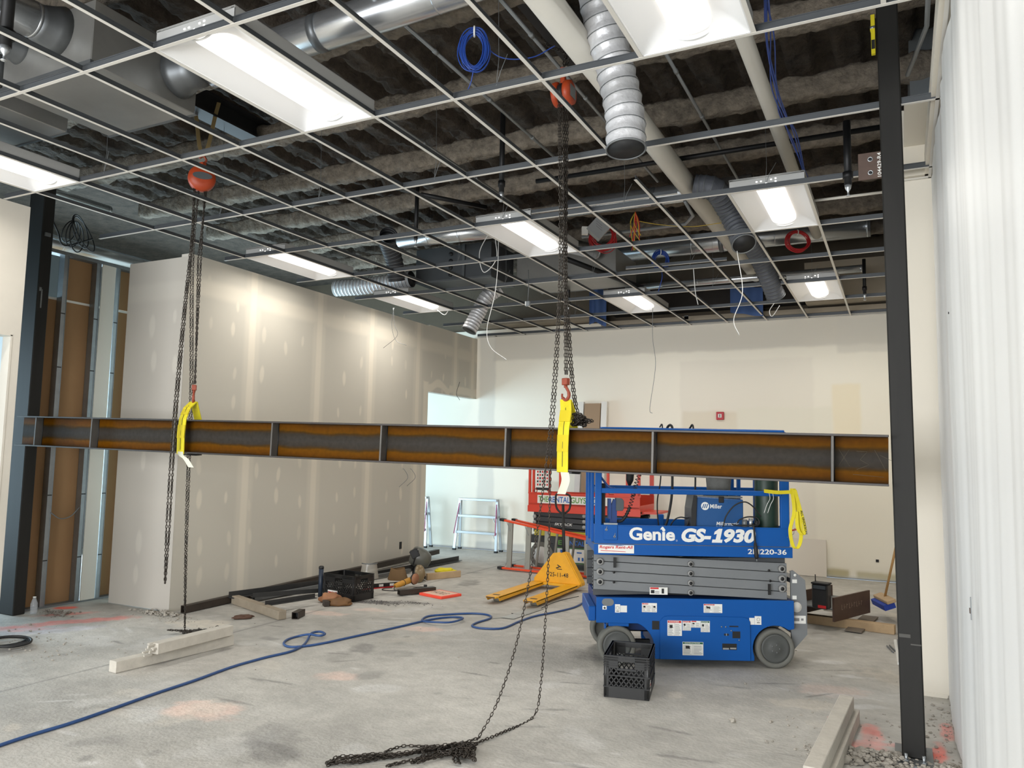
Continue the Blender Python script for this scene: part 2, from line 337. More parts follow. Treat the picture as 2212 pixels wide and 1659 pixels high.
# the jog face that closes the partition's near end
def jog_col(P):
    x, z = P[:, 0], P[:, 2]; p = np.stack([x, z], 1); c = np.array(lin((188, 182, 172)))[None]*(.97+.06*fbm(p, 1.5, 9))[:, None]; t = .35*(1-sstep(abs(z-3.5), .06, .14))
    for xx, zz, a in ((-3.86, 3.11, .1), (-3.8, 2.71, .09), (-3.46, 2.66, .08), (-3.87, 1.59, .08), (-3.86, .7, .1), (-3.88, .35, .08), (-3.5, 3.2, .06)):
        d = np.hypot((x-xx)/(a*.55), (z-zz)/(a*1.5)); t = np.maximum(t, .6*(1-sstep(d, .6, 1.1)))
    return c*(1-t[:, None])+np.array(lin((208, 202, 190)))[None]*t[:, None]
painted('wall_left_jog', lambda U, V: np.stack([-4.3+.975*U, 3.118+0*U, .006+3.86*V], 1), 60, 200, jog_col, m_dry, **KIND)
b = MB(); b.bb((-4.3, 3.12, .006), (-3.33, 3.134, 3.866)); b.build('wall_left_jog_board', m_dryp, **KIND)
# open stud wall of the recess: brown board backs, one grey board, galvanised studs
rw = MB(); XB = -4.70
rec = MB().bb((XB-.015, 2.34, .02), (XB, 2.58, 3.36)).build('wall_recess', m_card, **KIND)
MB().bb((XB-.015, 2.60, .02), (XB, 2.975, 3.36)).build('board', m_card, rec); MB().bb((XB-.014, 2.60, 3.375), (XB, 2.975, 3.86)).build('board', m_card, rec)
MB().bb((-4.6, 2.978, .02), (-4.587, 3.15, 3.86)).build('board', m_dryp, rec)
MB().bb((XB-.015, 3.2, .02), (XB, 3.7, 3.36)).build('board', m_card, rec); MB().bb((XB-.014, 3.2, 3.39), (XB, 3.7, 3.86)).build('board', m_card, rec)
MB().bb((XB, 2.34, 3.36), (XB+.004, 3.7, 3.385)).build('joint_strip', m_white, rec)
def stud(y, ln=.04, z1=3.86):
    s = MB(); s.bb((-4.6, y, .01), (-4.598, y+ln, z1)); s.bb((-4.69, y, .01), (-4.6, y+.002, z1)); s.bb((-4.69, y, .01), (-4.688, y+ln, z1)); s.bb((-4.602, y+ln-.002, .01), (-4.59, y+ln, z1))
    for z in (.5, 1.2, 1.95, 2.6, 3.2): s.bb((-4.5975, y, z), (-4.597, y+ln, z+.012), 1)
    return s.build('stud', [m_galv, m_steelblk], rec)
for y in (2.525, 2.915, 3.165, 3.42): stud(y, .05)
MB().bb((-4.71, 2.3, 3.86), (-4.585, 3.7, 3.9)).build('top_track', m_galvd, rec); MB().bb((-4.705, 2.3, 0), (-4.59, 3.7, .02)).build('bottom_track', m_galvd, rec)
MB().tube(crom([(-4.595, 2.57, 1.02), (-4.56, 2.66, .95), (-4.56, 2.78, .97), (-4.6, 2.9, 1.06)], 5), .006, 6).build('loose_cable', m_galvd, rec)
# ---- near left partition with a doorway
b = MB(); b.bb((-3.64, 1.385, 0), (-3.5, 1.46, 2.72)); b.bb((-3.64, .35, 2.72), (-3.5, 1.46, 3.942)); b.bb((-3.64, -9, 0), (-3.5, .35, 3.942))
b.bb((-3.4995, 1.37, 0), (-3.497, 1.388, 2.73)); b.bb((-3.4995, .35, 2.72), (-3.497, 1.39, 2.735))
b.build('wall_left_near', M('primed_drywall', (208, 202, 190), .85, 0, .03, 3), **KIND)
b = MB(); b.bb((-8, 2.75, 0), (-5.7, 2.87, 3.9)); b.build('wall_annex', M('annex_pale', (224, 226, 226), .85), **KIND)
# ---- right wall, its return and the far right wall
b = MB(); b.bb((3.975, -9, 0), (4.1, 3.92, 4.7)); b.build('wall_right', M('right_wall_white', (226, 224, 218), .8), **KIND)
b = MB(); b.bb((3.7, 3.92, 0), (3.975, 4.04, 4.5)); b.bb((3.7, 3.915, .0), (3.975, 3.92, .03)); b.build('wall_right_return', m_creamp, **KIND)
b = MB(); b.bb((3.7, 4.04, 0), (3.82, 9.92, 4.5)); b.build('wall_right_far', m_creamp, **KIND)
b = MB(); b.bb((-9, -9.1, 0), (5.5, -9, 5.3)); b.bb((-9.1, -9, 0), (-9, 10, 5.3)); b.bb((4.1, -9, 4.7), (4.2, 10, 5.4)); b.bb((3.82, 4.04, 0), (4.2, 10, 5.4)); b.build('wall_outer', M('outer_grey', (104, 108, 110), .9), **KIND)
# wall strip above the grid with the sawn-out hole by the column
b = MB(); b.bb((3.9, -2, 3.96), (3.97, 3.9, 4.12)); b.bb((3.76, 2.95, 4.2), (3.97, 3.9, 4.215)); b.bb((3.64, 3.86, 3.96), (3.97, 3.915, 4.5)); b.build('trim_1', m_creamp, **KIND)

# ---- roof deck above the open ceiling: ribbed, sprayed with fireproofing
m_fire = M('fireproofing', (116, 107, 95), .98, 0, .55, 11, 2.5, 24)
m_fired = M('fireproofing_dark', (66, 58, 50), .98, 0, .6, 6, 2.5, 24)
def deck():
    nx, ny = 300, 260; X = np.linspace(-5.5, 4.1, nx); Y = np.linspace(-1.5, 10, ny); vs = []; 
    for j in range(ny):
        for i in range(nx):
            x, y = X[i], Y[j]; t = (x*2.6) % 1; rib = .045*(1 if t < .45 else -1)
            z = 5.2+rib+.05*noise.noise((x*3, y*3, 0))+.04*noise.noise((x*9, y*9, 4))+.03*noise.noise((x*17, y*17, 8))
            vs.append((x, y, z))
    fs = [(j*nx+i, (j+1)*nx+i, (j+1)*nx+i+1, j*nx+i+1) for j in range(ny-1) for i in range(nx-1)]
    return MB().add(vs, fs, 0, True)
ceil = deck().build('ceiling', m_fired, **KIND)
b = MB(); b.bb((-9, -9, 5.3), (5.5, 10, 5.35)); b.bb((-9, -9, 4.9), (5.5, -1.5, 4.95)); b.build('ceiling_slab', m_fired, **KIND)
def lumpy(p0, p1, wd, ht, amp, name, mat, parent, seed):
    p0 = np.array(p0); p1 = np.array(p1); L = np.linalg.norm(p1-p0); n = int(L/.035); k = 20; d = (p1-p0)/L; side = np.array([-d[1], d[0], 0]); vs = []
    for i in range(n+1):
        c = p0+(p1-p0)*i/n
        for q in range(k):
            a = 2*PI*q/k; cx, cz = math.cos(a), math.sin(a); m = max(abs(cx), abs(cz)); 
            o = side*(cx/m*wd/2)+np.array([0, 0, cz/m*ht/2]); pt = c+o; f = 1+amp*noise.noise((pt[0]*4+seed, pt[1]*4, pt[2]*4))+.6*amp*noise.noise((pt[0]*13, pt[1]*13+seed, pt[2]*13))+.35*amp*noise.noise((pt[0]*31, pt[1]*31, pt[2]*31+seed)); vs.append(c+o*f)
    return MB().add(vs, [(i*k+q, i*k+(q+1) % k, (i+1)*k+(q+1) % k, (i+1)*k+q) for i in range(n) for q in range(k)], 0, True).build(name, mat, parent)
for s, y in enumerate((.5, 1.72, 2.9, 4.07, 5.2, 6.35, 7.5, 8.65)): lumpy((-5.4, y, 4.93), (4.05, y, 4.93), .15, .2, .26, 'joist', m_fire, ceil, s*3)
b = MB()
for x, y0, y1 in (-2.12, 1.7, 3.0), (1.45, 1.75, 3.0):
    g = MB(); g.bb((x-.1, y0, 4.86), (x+.1, y1, 4.88)); g.bb((x-.01, y0, 4.88), (x+.01, y1, 5.05)); g.bb((x-.1, y0, 5.05), (x+.1, y1, 5.07)); g.build('girder', m_black, ceil)
# dark plenum pocket and loose boards above the back wall
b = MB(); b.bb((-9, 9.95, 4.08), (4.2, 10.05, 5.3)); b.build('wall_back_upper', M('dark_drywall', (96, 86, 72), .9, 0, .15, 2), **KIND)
b = MB(); b.bb((-.7, 9.5, 4.16), (2.4, 9.93, 4.62)); b.build('trim_2', M('pocket_dark', (38, 34, 31), .95, 0, .2, 8), **KIND)  # solid box, coloured dark for the shaded opening into the plenum
b = MB(); b.bb((-3.3, 9.55, 4.1), (-.9, 9.9, 4.16)); b.bb((-.9, 9.7, 3.99), (3.6, 9.9, 4.06)); b.bb((2.45, 9.4, 4.1), (3.6, 9.9, 4.7)); b.build('trim_3', M('plenum_board', (150, 140, 124), .9, 0, .08, 2), **KIND)
MB().grid(lambda u, v: (-1.02+.3*u, 9.45+.05*math.sin(9*u), 3.98+.62*v+.04*math.sin(5*u)), 12, 6).build('trim_4', M('blue_sheet', (66, 92, 140), .8), **KIND)
MB().grid(lambda u, v: (1.35+.5*u, 9.4+.04*math.sin(11*u), 4.02+.45*v-.1*u), 12, 6).build('trim_5', MATS['blue_sheet'], **KIND)
# ================================================================ CEILING GRID, LIGHTS, PLENUM
m_tee = M('tee_white', (214, 210, 202), .5); m_teeg = M('tee_galvanised', (78, 81, 84), .5, .4)
cg = thing('ceiling_grid', 'white suspended ceiling grid with bare tee bars and no tiles above the room', 'ceiling grid', (0, 0, HC))
def tee(L, web):
    t = MB(); t.bb((-L/2, -.012, 0), (L/2, .012, .002)); t.bb((-L/2, -.0125, .002), (L/2, .0125, .0035), 1); t.bb((-L/2, -.0012, .003), (L/2, .0012, web), 1); t.bb((-L/2, -.004, web), (L/2, .004, web+.006), 1); return t
mains = {}
for j in range(-4, 9):
    x0, x1 = (-3.37 if j > 2 else (-4.6 if j == 2 else -3.5)), (3.69 if j > 3 else 3.95)
    if j in (1,): x0 = -3.49
    if j == 2: x0 = -3.9
    tee(x1-x0, .042).build('main_tee', [m_tee, m_teeg], cg, ((x0+x1)/2, j*TY, 0))
ct = tee(TY-.024, .03).mesh('cross_tee', [m_tee, m_teeg]); R90 = Matrix.Rotation(PI/2, 4, 'Z')
skip = {(4, 1), (4, 2), (5, 1), (5, 2), (6, 1), (3, 2)}
for i in range(-5, 7):
    for j in range(-4, 8):
        if (i, j) in skip or (i == 6 and j > 2): continue
        if i == -5 and j > 2: continue
        inst('cross_tee', ct, cg, mw=Matrix.Translation((i*TX, (j+.5)*TY, .001)) @ R90)
ct3 = tee(.62, .03); ct3.build('cross_tee', [m_tee, m_teeg], cg).matrix_basis = Matrix.Translation((3*TX, 2*TY+.9, .001)) @ R90
for i in range(-5, 7):
    if i*TX < 3.6: t = tee(.17, .03); t.build('end_tee', [m_tee, m_teeg], cg).matrix_basis = Matrix.Translation((i*TX, 9.835, .001)) @ R90
def ang(p0, p1, nx, ny): # L-shaped wall angle
    a = MB(); p0 = np.array(p0); p1 = np.array(p1); n = np.array([nx, ny, 0]); a.bb(np.minimum(p0, p1), np.maximum(p0, p1)+np.abs(n)*.022+np.array([0, 0, .0015])) if nx+ny > 0 else a.bb(np.minimum(p0, p1)-np.abs(n)*.022, np.maximum(p0, p1)+np.array([0, 0, .0015]))
    a.bb(np.minimum(p0, p1)-np.array([.001, .001, 0]), np.maximum(p0, p1)+np.array([.001, .001, .03])); a.build('wall_angle', m_tee, cg)
ang((3.945, -4, 0), (3.945, 3.91, 0), -1, 0); ang((3.71, 3.913, 0), (3.945, 3.913, 0), 0, -1); ang((3.695, 3.93, 0), (3.695, 9.9, 0), -1, 0); ang((-3.45, 9.912, 0), (3.6, 9.912, 0), 0, -1)
tee(1.2, .03).build('loose_tee', [m_tee, m_teeg], cg, (1.35, 6.07, .06)).rotation_euler = (0, 0, .02)
tee(1.4, .03).build('loose_tee', [m_tee, m_teeg], cg, (1.3, 3.68, .07))
hw = MB()
for k, (x, y) in enumerate([(i*TX*2+.3, j*TY) for i in range(-2, 3) for j in range(1, 8)]):
    if (k*7) % 5 < 3: hw.tube([(x, y, .03), (x+.01, y+.01, .2), (x-.01, y, 1.2)], .0016, 4); hw.tube([(x, y, .03), (x+.03, y, .12), (x+.09, y-.03, .2)], .0022, 4)
hw.build('hanger_wires', m_galvd, cg, kind='stuff')

# ---- troffers
m_refl = M('reflector_white', (232, 232, 232), .6); m_hous = M('housing_white', (170, 170, 168), .5, .2)
m_lens = M('lens_glow', (255, 250, 243), .4, emit=LENS_E); m_dot = M('slot_glow', (255, 252, 246), .4, emit=4)
def troffer():
    root = thing('ceiling_light', '', 'ceiling light', (0, 0, HC), 0, 'lit two-by-four troffers in the ceiling grid')
    W, D, H = .286, .594, .075
    h = MB(); h.bb((-.3, -.606, .005), (-.297, .606, .115)); h.bb((.297, -.606, .005), (.3, .606, .115)); h.bb((-.3, -.606, .005), (.3, -.602, .1)); h.bb((-.3, .602, .005), (.3, .606, .1)); h.bb((-.3, -.606, .112), (.3, .606, .115)); h.bb((-.27, -.6066, .105), (.27, -.6, .108))
    h.build('housing', m_hous, root)
    fr = MB()
    for s in (-1, 1): fr.bb((s*.3-(.014 if s > 0 else 0), -.606, .002), (s*.3+(.014 if s < 0 else 0), .606, .006)); fr.bb((-.3, s*.606-(.012 if s > 0 else 0), .002), (.3, s*.606+(.012 if s < 0 else 0), .006))
    fr.build('frame', m_refl, root)
    def f(u, v):
        x = (2*u-1)*W; y = (2*v-1)*D; a = (W-abs(x))/(W-.12); e = (D-abs(y)-.05*(x/W)**2*0)/(.17); e += .45*(abs(x)/W)**2*0
        g = min(max(min(a, 1), 0), 1); q = min(max(e*(1.0-.25*abs(x)/W), 0), 1); g = math.sin(g*PI/2)**1.1; q = math.sin(q*PI/2)
        return (x, y, .006+H*min(g, q))
    MB().grid(f, 40, 48).build('reflector', m_refl, root)
    # lens: shallow half-cylinder basket, rounded far and near ends
    def l(u, v):
        y = -.55+1.1*v; r = 1.0; e = min((.55-abs(y))/.045, 1); r = math.sqrt(max(1-(1-e)**2, 0)); a = PI*u
        return (-.112*math.cos(a)*(.55+.45*r), y, .078-.058*math.sin(a)*r)
    MB().grid(l, 14, 44).build('lens', m_lens, root)
    la = bpy.data.lights.get('troffer_lamp')
    if la is None:
        la = bpy.data.lights.new('troffer_lamp', 'AREA'); la.shape = 'RECTANGLE'; la.size = .17; la.size_y = 1.0; la.energy = LAMP_W; la.color = LAMP_C; la.spread = 2.8
    lo = bpy.data.objects.new('lamp', la); COL.objects.link(lo); lo.parent = root; lo.location = (0, 0, .0185)
    for s in (-1, 1):
        MB().tube([(-.112*math.cos(a), s*.556, .079-.062*math.sin(a)) for a in np.linspace(0, PI, 13)], .006, 6).build('lens_end_ring', m_refl, root)
        d = MB()
        for x, z in ((-.075, .045), (-.075, .07), (-.04, .07), (0, .05), (.04, .075), (.075, .055), (.075, .08)): d.box((x, s*.6075, z), (.012, .001, .008))  # glowing chips stand for lamp light leaking through the housing holes
        d.build('slot_glow', m_dot, root)
    return root
tr0 = troffer()
LT = [((0, 0), 'large lit troffer on the upper left with one white long flank showing'), ((-5, 0), 'lit troffer cut off by the left edge, above the black left column'), ((4, 0), 'lit troffer cut off by the top edge, beside the big silver flexible duct'),
      ((4, 3), 'lit troffer nearest the black right column, above the small flexible duct end'), ((0, 3), 'lit troffer right behind the right hoist chains'), ((-5, 3), 'lit troffer over the top edge of the taped left partition'),
      ((-5, 5), 'small lit troffer with a white cable loop hanging over its far end'), ((0, 6), 'small lit troffer with a thin cable hanging in front, right of the right chains'), ((4, 6), 'smallest lit troffer, beside the back wall right of the hanging duct ends'),
      ((0, -3), ''), ((4, -3), ''), ((-5, -3), '')]
for k, ((i, j), lab) in enumerate(LT):
    loc = ((i+.5)*TX, (j+.5)*TY, HC+.001); lab = lab or 'lit troffer behind the camera, over the %s of the room' % {0: 'middle', 4: 'right side', -5: 'left side'}[i]
    if k == 0: tr0.location = loc; tr0['label'] = lab
    else: dup(tr0, loc, None, lab)

# ---- ducts and pipes above the grid
m_duct = M('duct_metal', (205, 208, 211), .27, .88, .1, 3); m_ductd = M('duct_metal_dull', (110, 113, 115), .45, .7, .15, 5)
def rduct(name, p0, p1, r, label, bands=(), n=28):
    p0 = np.array(p0, float); p1 = np.array(p1, float); o = MB().cyl(p0, p1, r, n).build(name, m_duct); tag(o, label, 'duct')
    for t in bands:
        c = p0+(p1-p0)*t; d = unit(p1-p0)*.03; MB().cyl(c-d, c+d, r*1.03, n).build('strap', m_ductd, o)
    for t in np.arange(.33, 1, .33): c = p0+(p1-p0)*t; d = unit(p1-p0)*.006; MB().cyl(c-d, c+d, r*1.015, n).build('seam', m_duct, o)
    return o
rduct('round_duct', (-.78, 1.06, 4.5), (2.0, 1.32, 4.8), .125, 'shiny round duct crossing above the grid beside the blue cable coil', (.34,))
rduct('round_duct', (-2.15, 5.45, 4.52), (-.75, 5.45, 4.5), .1, 'short shiny round duct above the middle, behind the black sprinkler drop')
rduct('round_duct', (-.7, 5.45, 4.5), (.05, 6.9, 4.5), .1, 'shiny round duct running back under the troffer behind the right chains')
rduct('round_duct', (.1, 5.72, 4.74), (2.3, 5.72, 4.74), .105, 'shiny round duct behind the red cable coil and grey box', (.5,))
rduct('round_duct', (-.05, 8.05, 4.78), (3.4, 8.05, 4.78), .14, 'wide shiny round duct near the back wall behind the small blue coil', (.45,))
rduct('round_duct', (.0, 8.35, 4.3), (3.3, 8.35, 4.3), .05, 'slim pale round duct just before the back wall')
for k, (x, y0, y1, z, r, lab) in enumerate([(-1.36, -1.4, .12, 4.52, .12, 'round duct at the top left corner, right one of the row'), (-1.78, -1.4, .16, 4.5, .085, 'round duct at the top left corner, slim middle one of the row'), (-2.2, -1.4, .2, 4.48, .12, 'round duct at the top left corner, left one of the row')]):
    o = rduct('round_duct', (x, y0, z), (x, y1, z), r, lab)
    MB().lathe([(r, 0), (r*1.02, .03), (r*1.25, .1), (r*1.5, .16)], (x, y1, z), (0, 1, 0), 28).build('flared_collar', m_ductd, o)
    MB().cyl((x, y1-.25, z), (x, y1-.2, z), r*1.04, 28).build('strap', m_ductd, o)
rduct('round_duct', (-5.35, 1.8, 4.15), (-5.35, 5.2, 4.15), .1, 'bluish shiny duct glimpsed above the open stud wall, lower one')
rduct('round_duct', (-5.0, .6, 4.65), (-5.0, 3.3, 4.65), .06, 'bluish shiny duct glimpsed above the open stud wall, upper one')
def boxduct(a, b, label):
    a = np.array(a); b = np.array(b); o = MB().bb(a, b).build('box_duct', m_duct if 0 else M('box_duct_metal', (150, 149, 145), .36, .6, .15, 2), bevel=.006); tag(o, label, 'duct')
    for yy in (a[1], b[1]): MB().bb((a[0]-.012, yy-.012, a[2]-.004), (b[0]+.012, yy+.012, a[2]+.02)).build('flange', m_ductd, o)
    return o
o = boxduct((-1.95, .28, 4.22), (-.98, 1.12, 4.66), 'square sheet-metal duct box beside the large left troffer')
MB().lathe([(.17, 0), (.15, .05), (.13, .12), (.125, .2)], (-.98, .95, 4.45), (1, .1, .05), 28).build('flared_collar', m_ductd, o)
boxduct((-3.3, .3, 4.2), (-2.15, .9, 4.55), 'square sheet-metal duct box at the left edge above the grid')
o = boxduct((-2.6, 6.5, 4.2), (-1.35, 7.2, 4.7), 'grey sheet-metal fan box above the partition, behind the dark flexible duct'); o.data.materials[0] = M('fan_box_grey', (84, 87, 90), .5, .5, .1, 3)
for q in range(4): MB().cyl((-2.0, 6.495, 4.28+.1*q), (-2.0, 6.48, 4.28+.1*q), .03, 14).build('port', m_black, o)
MB().bb((-1.8, 6.47, 4.22), (-1.76, 6.5, 4.7)).build('seam_bar', m_ductd, o)
boxduct((-1.2, 7.0, 4.22), (.3, 7.9, 4.56), 'flat sheet-metal plenum duct in front of the back wall')
m_pvc = M('pvc_pipe', (206, 202, 192), .45, 0, .03, 3)
def pipe(name, pts, r, mat, label, cat='pipe', coup=()):
    o = MB().tube(pts, r, 14, cap=True).build(name, mat); tag(o, label, cat); P = [np.asarray(p, float) for p in pts]
    for t in coup:
        c = P[0]+(P[-1]-P[0])*t; d = unit(P[-1]-P[0])*r*1.6; MB().cyl(c-d, c+d, r*1.3, 12).build('coupling', mat, o)
    return o
pipe('drain_pipe', [(1.8, -.4, 4.5), (1.8, 9.1, 4.5)], .098, m_pvc, 'thick white plastic pipe running back behind the big silver flexible duct')
pipe('drain_pipe', [(2.82, -.3, 4.5), (2.82, 7.2, 4.5)], .057, m_pvc, 'slimmer white plastic pipe beside the blue cable bundle')
m_emt = M('conduit_grey', (142, 145, 146), .4, .5)
for x, y0, y1, z, lab in ((.66, 1.0, 4.4, 4.7, 'thin grey conduit behind the blue cable coil'), (1.39, .9, 5.2, 4.72, 'thin grey conduit passing the right orange hoist'), (2.2, 2.0, 5.5, 4.7, 'thin grey conduit between the two white pipes'), (-.35, 1.2, 5.3, 4.7, 'thin grey conduit right of the large left troffer')):
    pipe('conduit', [(x, y0, z), (x, y1, z)], .014, m_emt, lab, 'conduit', (.25, .5, .75))
pipe('conduit', [(3.05, 4.3, 4.0), (3.6, 4.3, 4.0)], .012, m_pvc, 'short pale conduit at the black right column under the grid', 'conduit')
pipe('conduit', [(.2, 6.0, 4.45), (1.5, 5.97, 4.45), (1.62, 5.85, 4.5), (1.6, 5.55, 4.58)], .02, m_emt, 'bent pale conduit behind the hanging red and yellow cables', 'conduit')
pipe('conduit', [(3.88, .9, 4.4), (3.88, 2.2, 4.3), (3.78, 2.7, 4.25)], .014, m_emt, 'bent grey conduit between the right column and the white wall', 'conduit')
m_bp = M('black_iron', (24, 24, 25), .5, .4)
pipe('sprinkler_main', [(.3, 4.42, 4.62), (3.62, 4.42, 4.62)], .024, m_bp, 'black iron pipe crossing above the grid toward the right column')
def drop(p, z0, z1, r, label):
    x, y = p[:2]; o = MB().cyl((x, y, z0), (x, y, z1), r, 12).build('sprinkler_drop', m_bp); tag(o, label, 'sprinkler')
    MB().lathe([(r*.9, 0), (r*.7, -.03), (.007, -.05), (.007, -.075), (.018, -.08), (.018, -.084)], (x, y, z0), (0, 0, 1), 12).build('sprinkler_head', m_alu, o)
    MB().cyl((x, y, z0+.05), (x, y, z0+.1), r*1.35, 12).build('fitting', m_bp, o); return o
p = pz(1083, 425, 3.98); drop(p, 4.02, 4.75, .024, 'black sprinkler drop above the troffer behind the chains')
p = pz(898, 520, 3.96); drop(p, 3.98, 4.6, .022, 'black sprinkler drop before the short round duct')
p = pz(1832, 400, 3.8); drop(p, 3.8, 4.3, .028, 'black sprinkler drop beside the bolted steel plate')
p = pz(10, 108, 4.0); drop(p, 4.02, 4.95, .035, 'black sprinkler drop in the top left corner by the round ducts')
p = pz(1868, 640, 3.9); drop(p, 3.93, 4.4, .022, 'small black sprinkler drop near the back wall right of the smallest troffer')
p = pz(1228, 665, 3.95); drop(p, 3.97, 4.5, .024, 'black sprinkler drop by the blue sheet behind the chains')
a = pd(910, 420, 7.4); b_ = pd(1050, 448, 7.8); pipe('sprinkler_branch', [a, b_], .022, m_bp, 'black iron branch pipe left of the middle troffer')
pipe('sprinkler_branch', [pz(1225, 560, 4.25), pz(1388, 622, 4.1)], .035, m_bp, 'thick black insulated pipe slanting above the grid behind the chains')

# ---- flexible ducts
def flex(name, pts, r, mat, label, ribs, rim=True, lit=None):
    P = crom(pts, 10); s = [0]
    for a, b in zip(P, P[1:]): s.append(s[-1]+np.linalg.norm(b-a))
    n = int(ribs*5); tt = np.linspace(0, s[-1], n); P = [np.array([np.interp(t, s, [q[k] for q in P]) for k in range(3)]) for t in tt]
    o = MB(); N = 30; pu = None; vs = []
    for i, c in enumerate(P):
        d = unit(P[min(i+1, n-1)]-P[max(i-1, 0)]); x, y, _ = frame(d) if pu is None else (None, None, None)
        if pu is not None: y = unit(pu-d*(pu@d)); x = np.cross(y, d)
        pu = y; ph = (i % 5)/5*2*PI
        for k in range(N):
            a = 2*PI*k/N; rr = r*(1+.035*math.cos(ph)+.028*noise.noise((k*.9, i*.35, r*50))*(1-math.cos(ph))); vs.append(c+rr*(math.cos(a)*x+math.sin(a)*y))
    fs = [(i*N+k, i*N+(k+1) % N, (i+1)*N+(k+1) % N, (i+1)*N+k) for i in range(n-1) for k in range(N)]
    o.add(vs, fs, 0, True); ob = o.build(name, mat); tag(ob, label, 'duct')
    d = unit(P[-1]-P[-2]); MB().lathe([(r*.97, .002), (r*.9, -.02), (r*.86, -.2), (0.01, -.21)], P[-1], d, N).build('dark_mouth', m_black, ob)  # black plug fills the open end as its dark inside
    if rim: MB().ring(P[-1], d, r*1.01, .007, 30, 6).build('wire_rim', m_galvd, ob)
    sp = MB(); 
    for i in range(5, n-2, 5):
        dd = unit(P[i+1]-P[i-1]); sp.ring(P[i], dd, r*1.03, .004, 24, 5)
    sp.build('spiral_wire', m_galvd, ob); return ob
m_foil = M('foil_silver', (208, 208, 210), .42, .25, .1, 14, .6, 26); m_foild = M('flex_grey', (92, 95, 102), .6, .25, .15, 12, .5, 20)
FX = pd(1352, 322, 5.0)
flex('flexible_duct', [FX+np.array(q) for q in ((-.2, -.12, 1.35), (-.17, -.06, 1.0), (-.09, .02, .6), (-.02, .03, .25), (0, 0, 0))], .126, m_foil, 'big silver flexible duct hanging below the grid by the top troffer', 15)
flex('flexible_duct', [pz(1500, 402, 4.45), pz(1545, 410, 4.4), pz(1575, 455, 4.25), pz(1597, 500, 4.02), pz(1607, 527, 3.86)], .115, m_foild, 'dark grey flexible duct with a shiny open end by the right troffer', 18)
flex('flexible_duct', [pz(1618, 520, 4.4), pz(1640, 555, 4.25), pz(1662, 605, 4.0), pz(1676, 640, 3.82)], .115, m_foild, 'dark flexible duct with its end sagging at the smallest troffer', 18)
flex('flexible_duct', [pz(1078, 622, 4.3), pz(1052, 642, 4.15), pz(1034, 674, 3.92), pz(1013, 714, 3.62)], .115, m_foil, 'crumpled silver flexible duct hanging over the back corner of the room', 16)
flex('flexible_duct', [(-2.3, 5.4, 4.6), (-2.42, 5.55, 4.55), (-2.45, 5.75, 4.35), (-2.47, 5.85, 4.1)], .115, M('flex_black', (52, 53, 56), .65, .2, .15, 12, .5, 20), 'black flexible duct drooping from the short round duct', 14, False)
flex('flexible_duct', [(-3.9, 6.3, 4.2), (-3.4, 6.35, 4.2), (-2.6, 6.4, 4.25)], .12, m_foil, 'bright ribbed foil duct just above the top of the left partition', 22, False)

# ---- cable coils
def coil(name, c, R, n, mat, label, sq=1.25, thick=.04, wire=.004, tails=()):
    c = np.array(c); r = np.random.default_rng(int(R*1000)); o = MB(); X = CR*np.array([1, 1, 0]); X = unit(X); Z = np.array([0, 0, 1.])
    for k in range(n):
        rx = R*r.uniform(.78, 1.0); rz = R*sq*r.uniform(.85, 1.05); off = r.uniform(-thick, thick, 3); sk = r.uniform(-.25, .25)
        o.tube([c+off+X*rx*math.cos(a)+Z*(rz*math.sin(a)+sk*rx*math.cos(a)*.4) for a in np.linspace(0, 2*PI, 28, endpoint=False)], wire, 5, closed=True)
    for t in tails: o.tube(crom(t, 6), wire, 5)
    ob = o.build(name, mat); tag(ob, label, 'cable'); MB().ring(c+Z*R*sq*.95, X, .03, .006, 12, 5).build('cable_tie', m_wht, ob); return ob
m_bluec = M('cable_blue', (26, 62, 140), .45); m_redc = M('cable_red', (176, 32, 36), .45); m_yelc = M('cable_yellow', (188, 158, 48), .5)
c0 = pz(1024, 108, 4.25)
coil('cable_coil', c0, .085, 16, m_bluec, 'large blue cable coil hanging beside the shiny round duct', 1.5, .02, .004, [[c0+(0, 0, -.12), c0+(-.03, .02, -.2), c0+(-.1, .05, -.28)], [c0+(0, 0, .12), c0+(.12, .1, -.02), c0+(.3, .2, -.02), c0+(.42, .3, .08)]])
c1 = pz(1302, 512, 4.32); coil('cable_coil', c1, .155, 14, m_redc, 'red cable coil hanging behind the grey metal box', 1.0, .03, .005)
c2 = pz(1723, 522, 4.35); coil('cable_coil', c2, .15, 12, m_redc, 'red cable coil above the far right troffers', .8, .02, .005)
c3 = pz(1427, 562, 4.2); coil('cable_coil', c3, .105, 14, m_bluec, 'small blue cable coil hanging before the wide round duct', 1.05, .02, .005, [[c3+(0, 0, -.1), c3+(.02, 0, -.22), c3+(-.03, 0, -.4)]])
c4 = pz(1372, 480, 4.35)
o = MB()
for k in range(9): o.tube(crom([c4+(0, 0, .12), c4+(rng.uniform(-.06, .06), 0, -.02), c4+(rng.uniform(-.07, .07), 0, -.16-.08*(k % 3))], 5), .005, 5, k % 2)
o.tube(crom([c4+(0, 0, .02), c4+(.25, .1, -.03), c4+(.6, .15, -.08), c4+(.95, .2, -.06)], 5), .004, 5, 0)
tag(o.build('cable_bundle', [m_yelc, m_redc]), 'yellow and red cables drooping from a hook beside the grey box', 'cable')
g = thing('control_box', 'grey sheet-metal control box tilted above the grid in front of the red coil', 'box', pz(1292, 494, 4.36), .5)
MB().box((0, 0, 0), (.2, .1, .2), roty(.7)).build('case', M('box_grey', (160, 162, 162), .45, .3), g, bevel=.004); MB().box((-.155, 0, -.03), (.07, .05, .09)).build('terminal_box', m_white, g)
for q in range(3): MB().box((.005+.0*q, -.0515, .05-.03*q), (.09, .001, .006), roty(.7)).build('print_line', m_lgry, g)
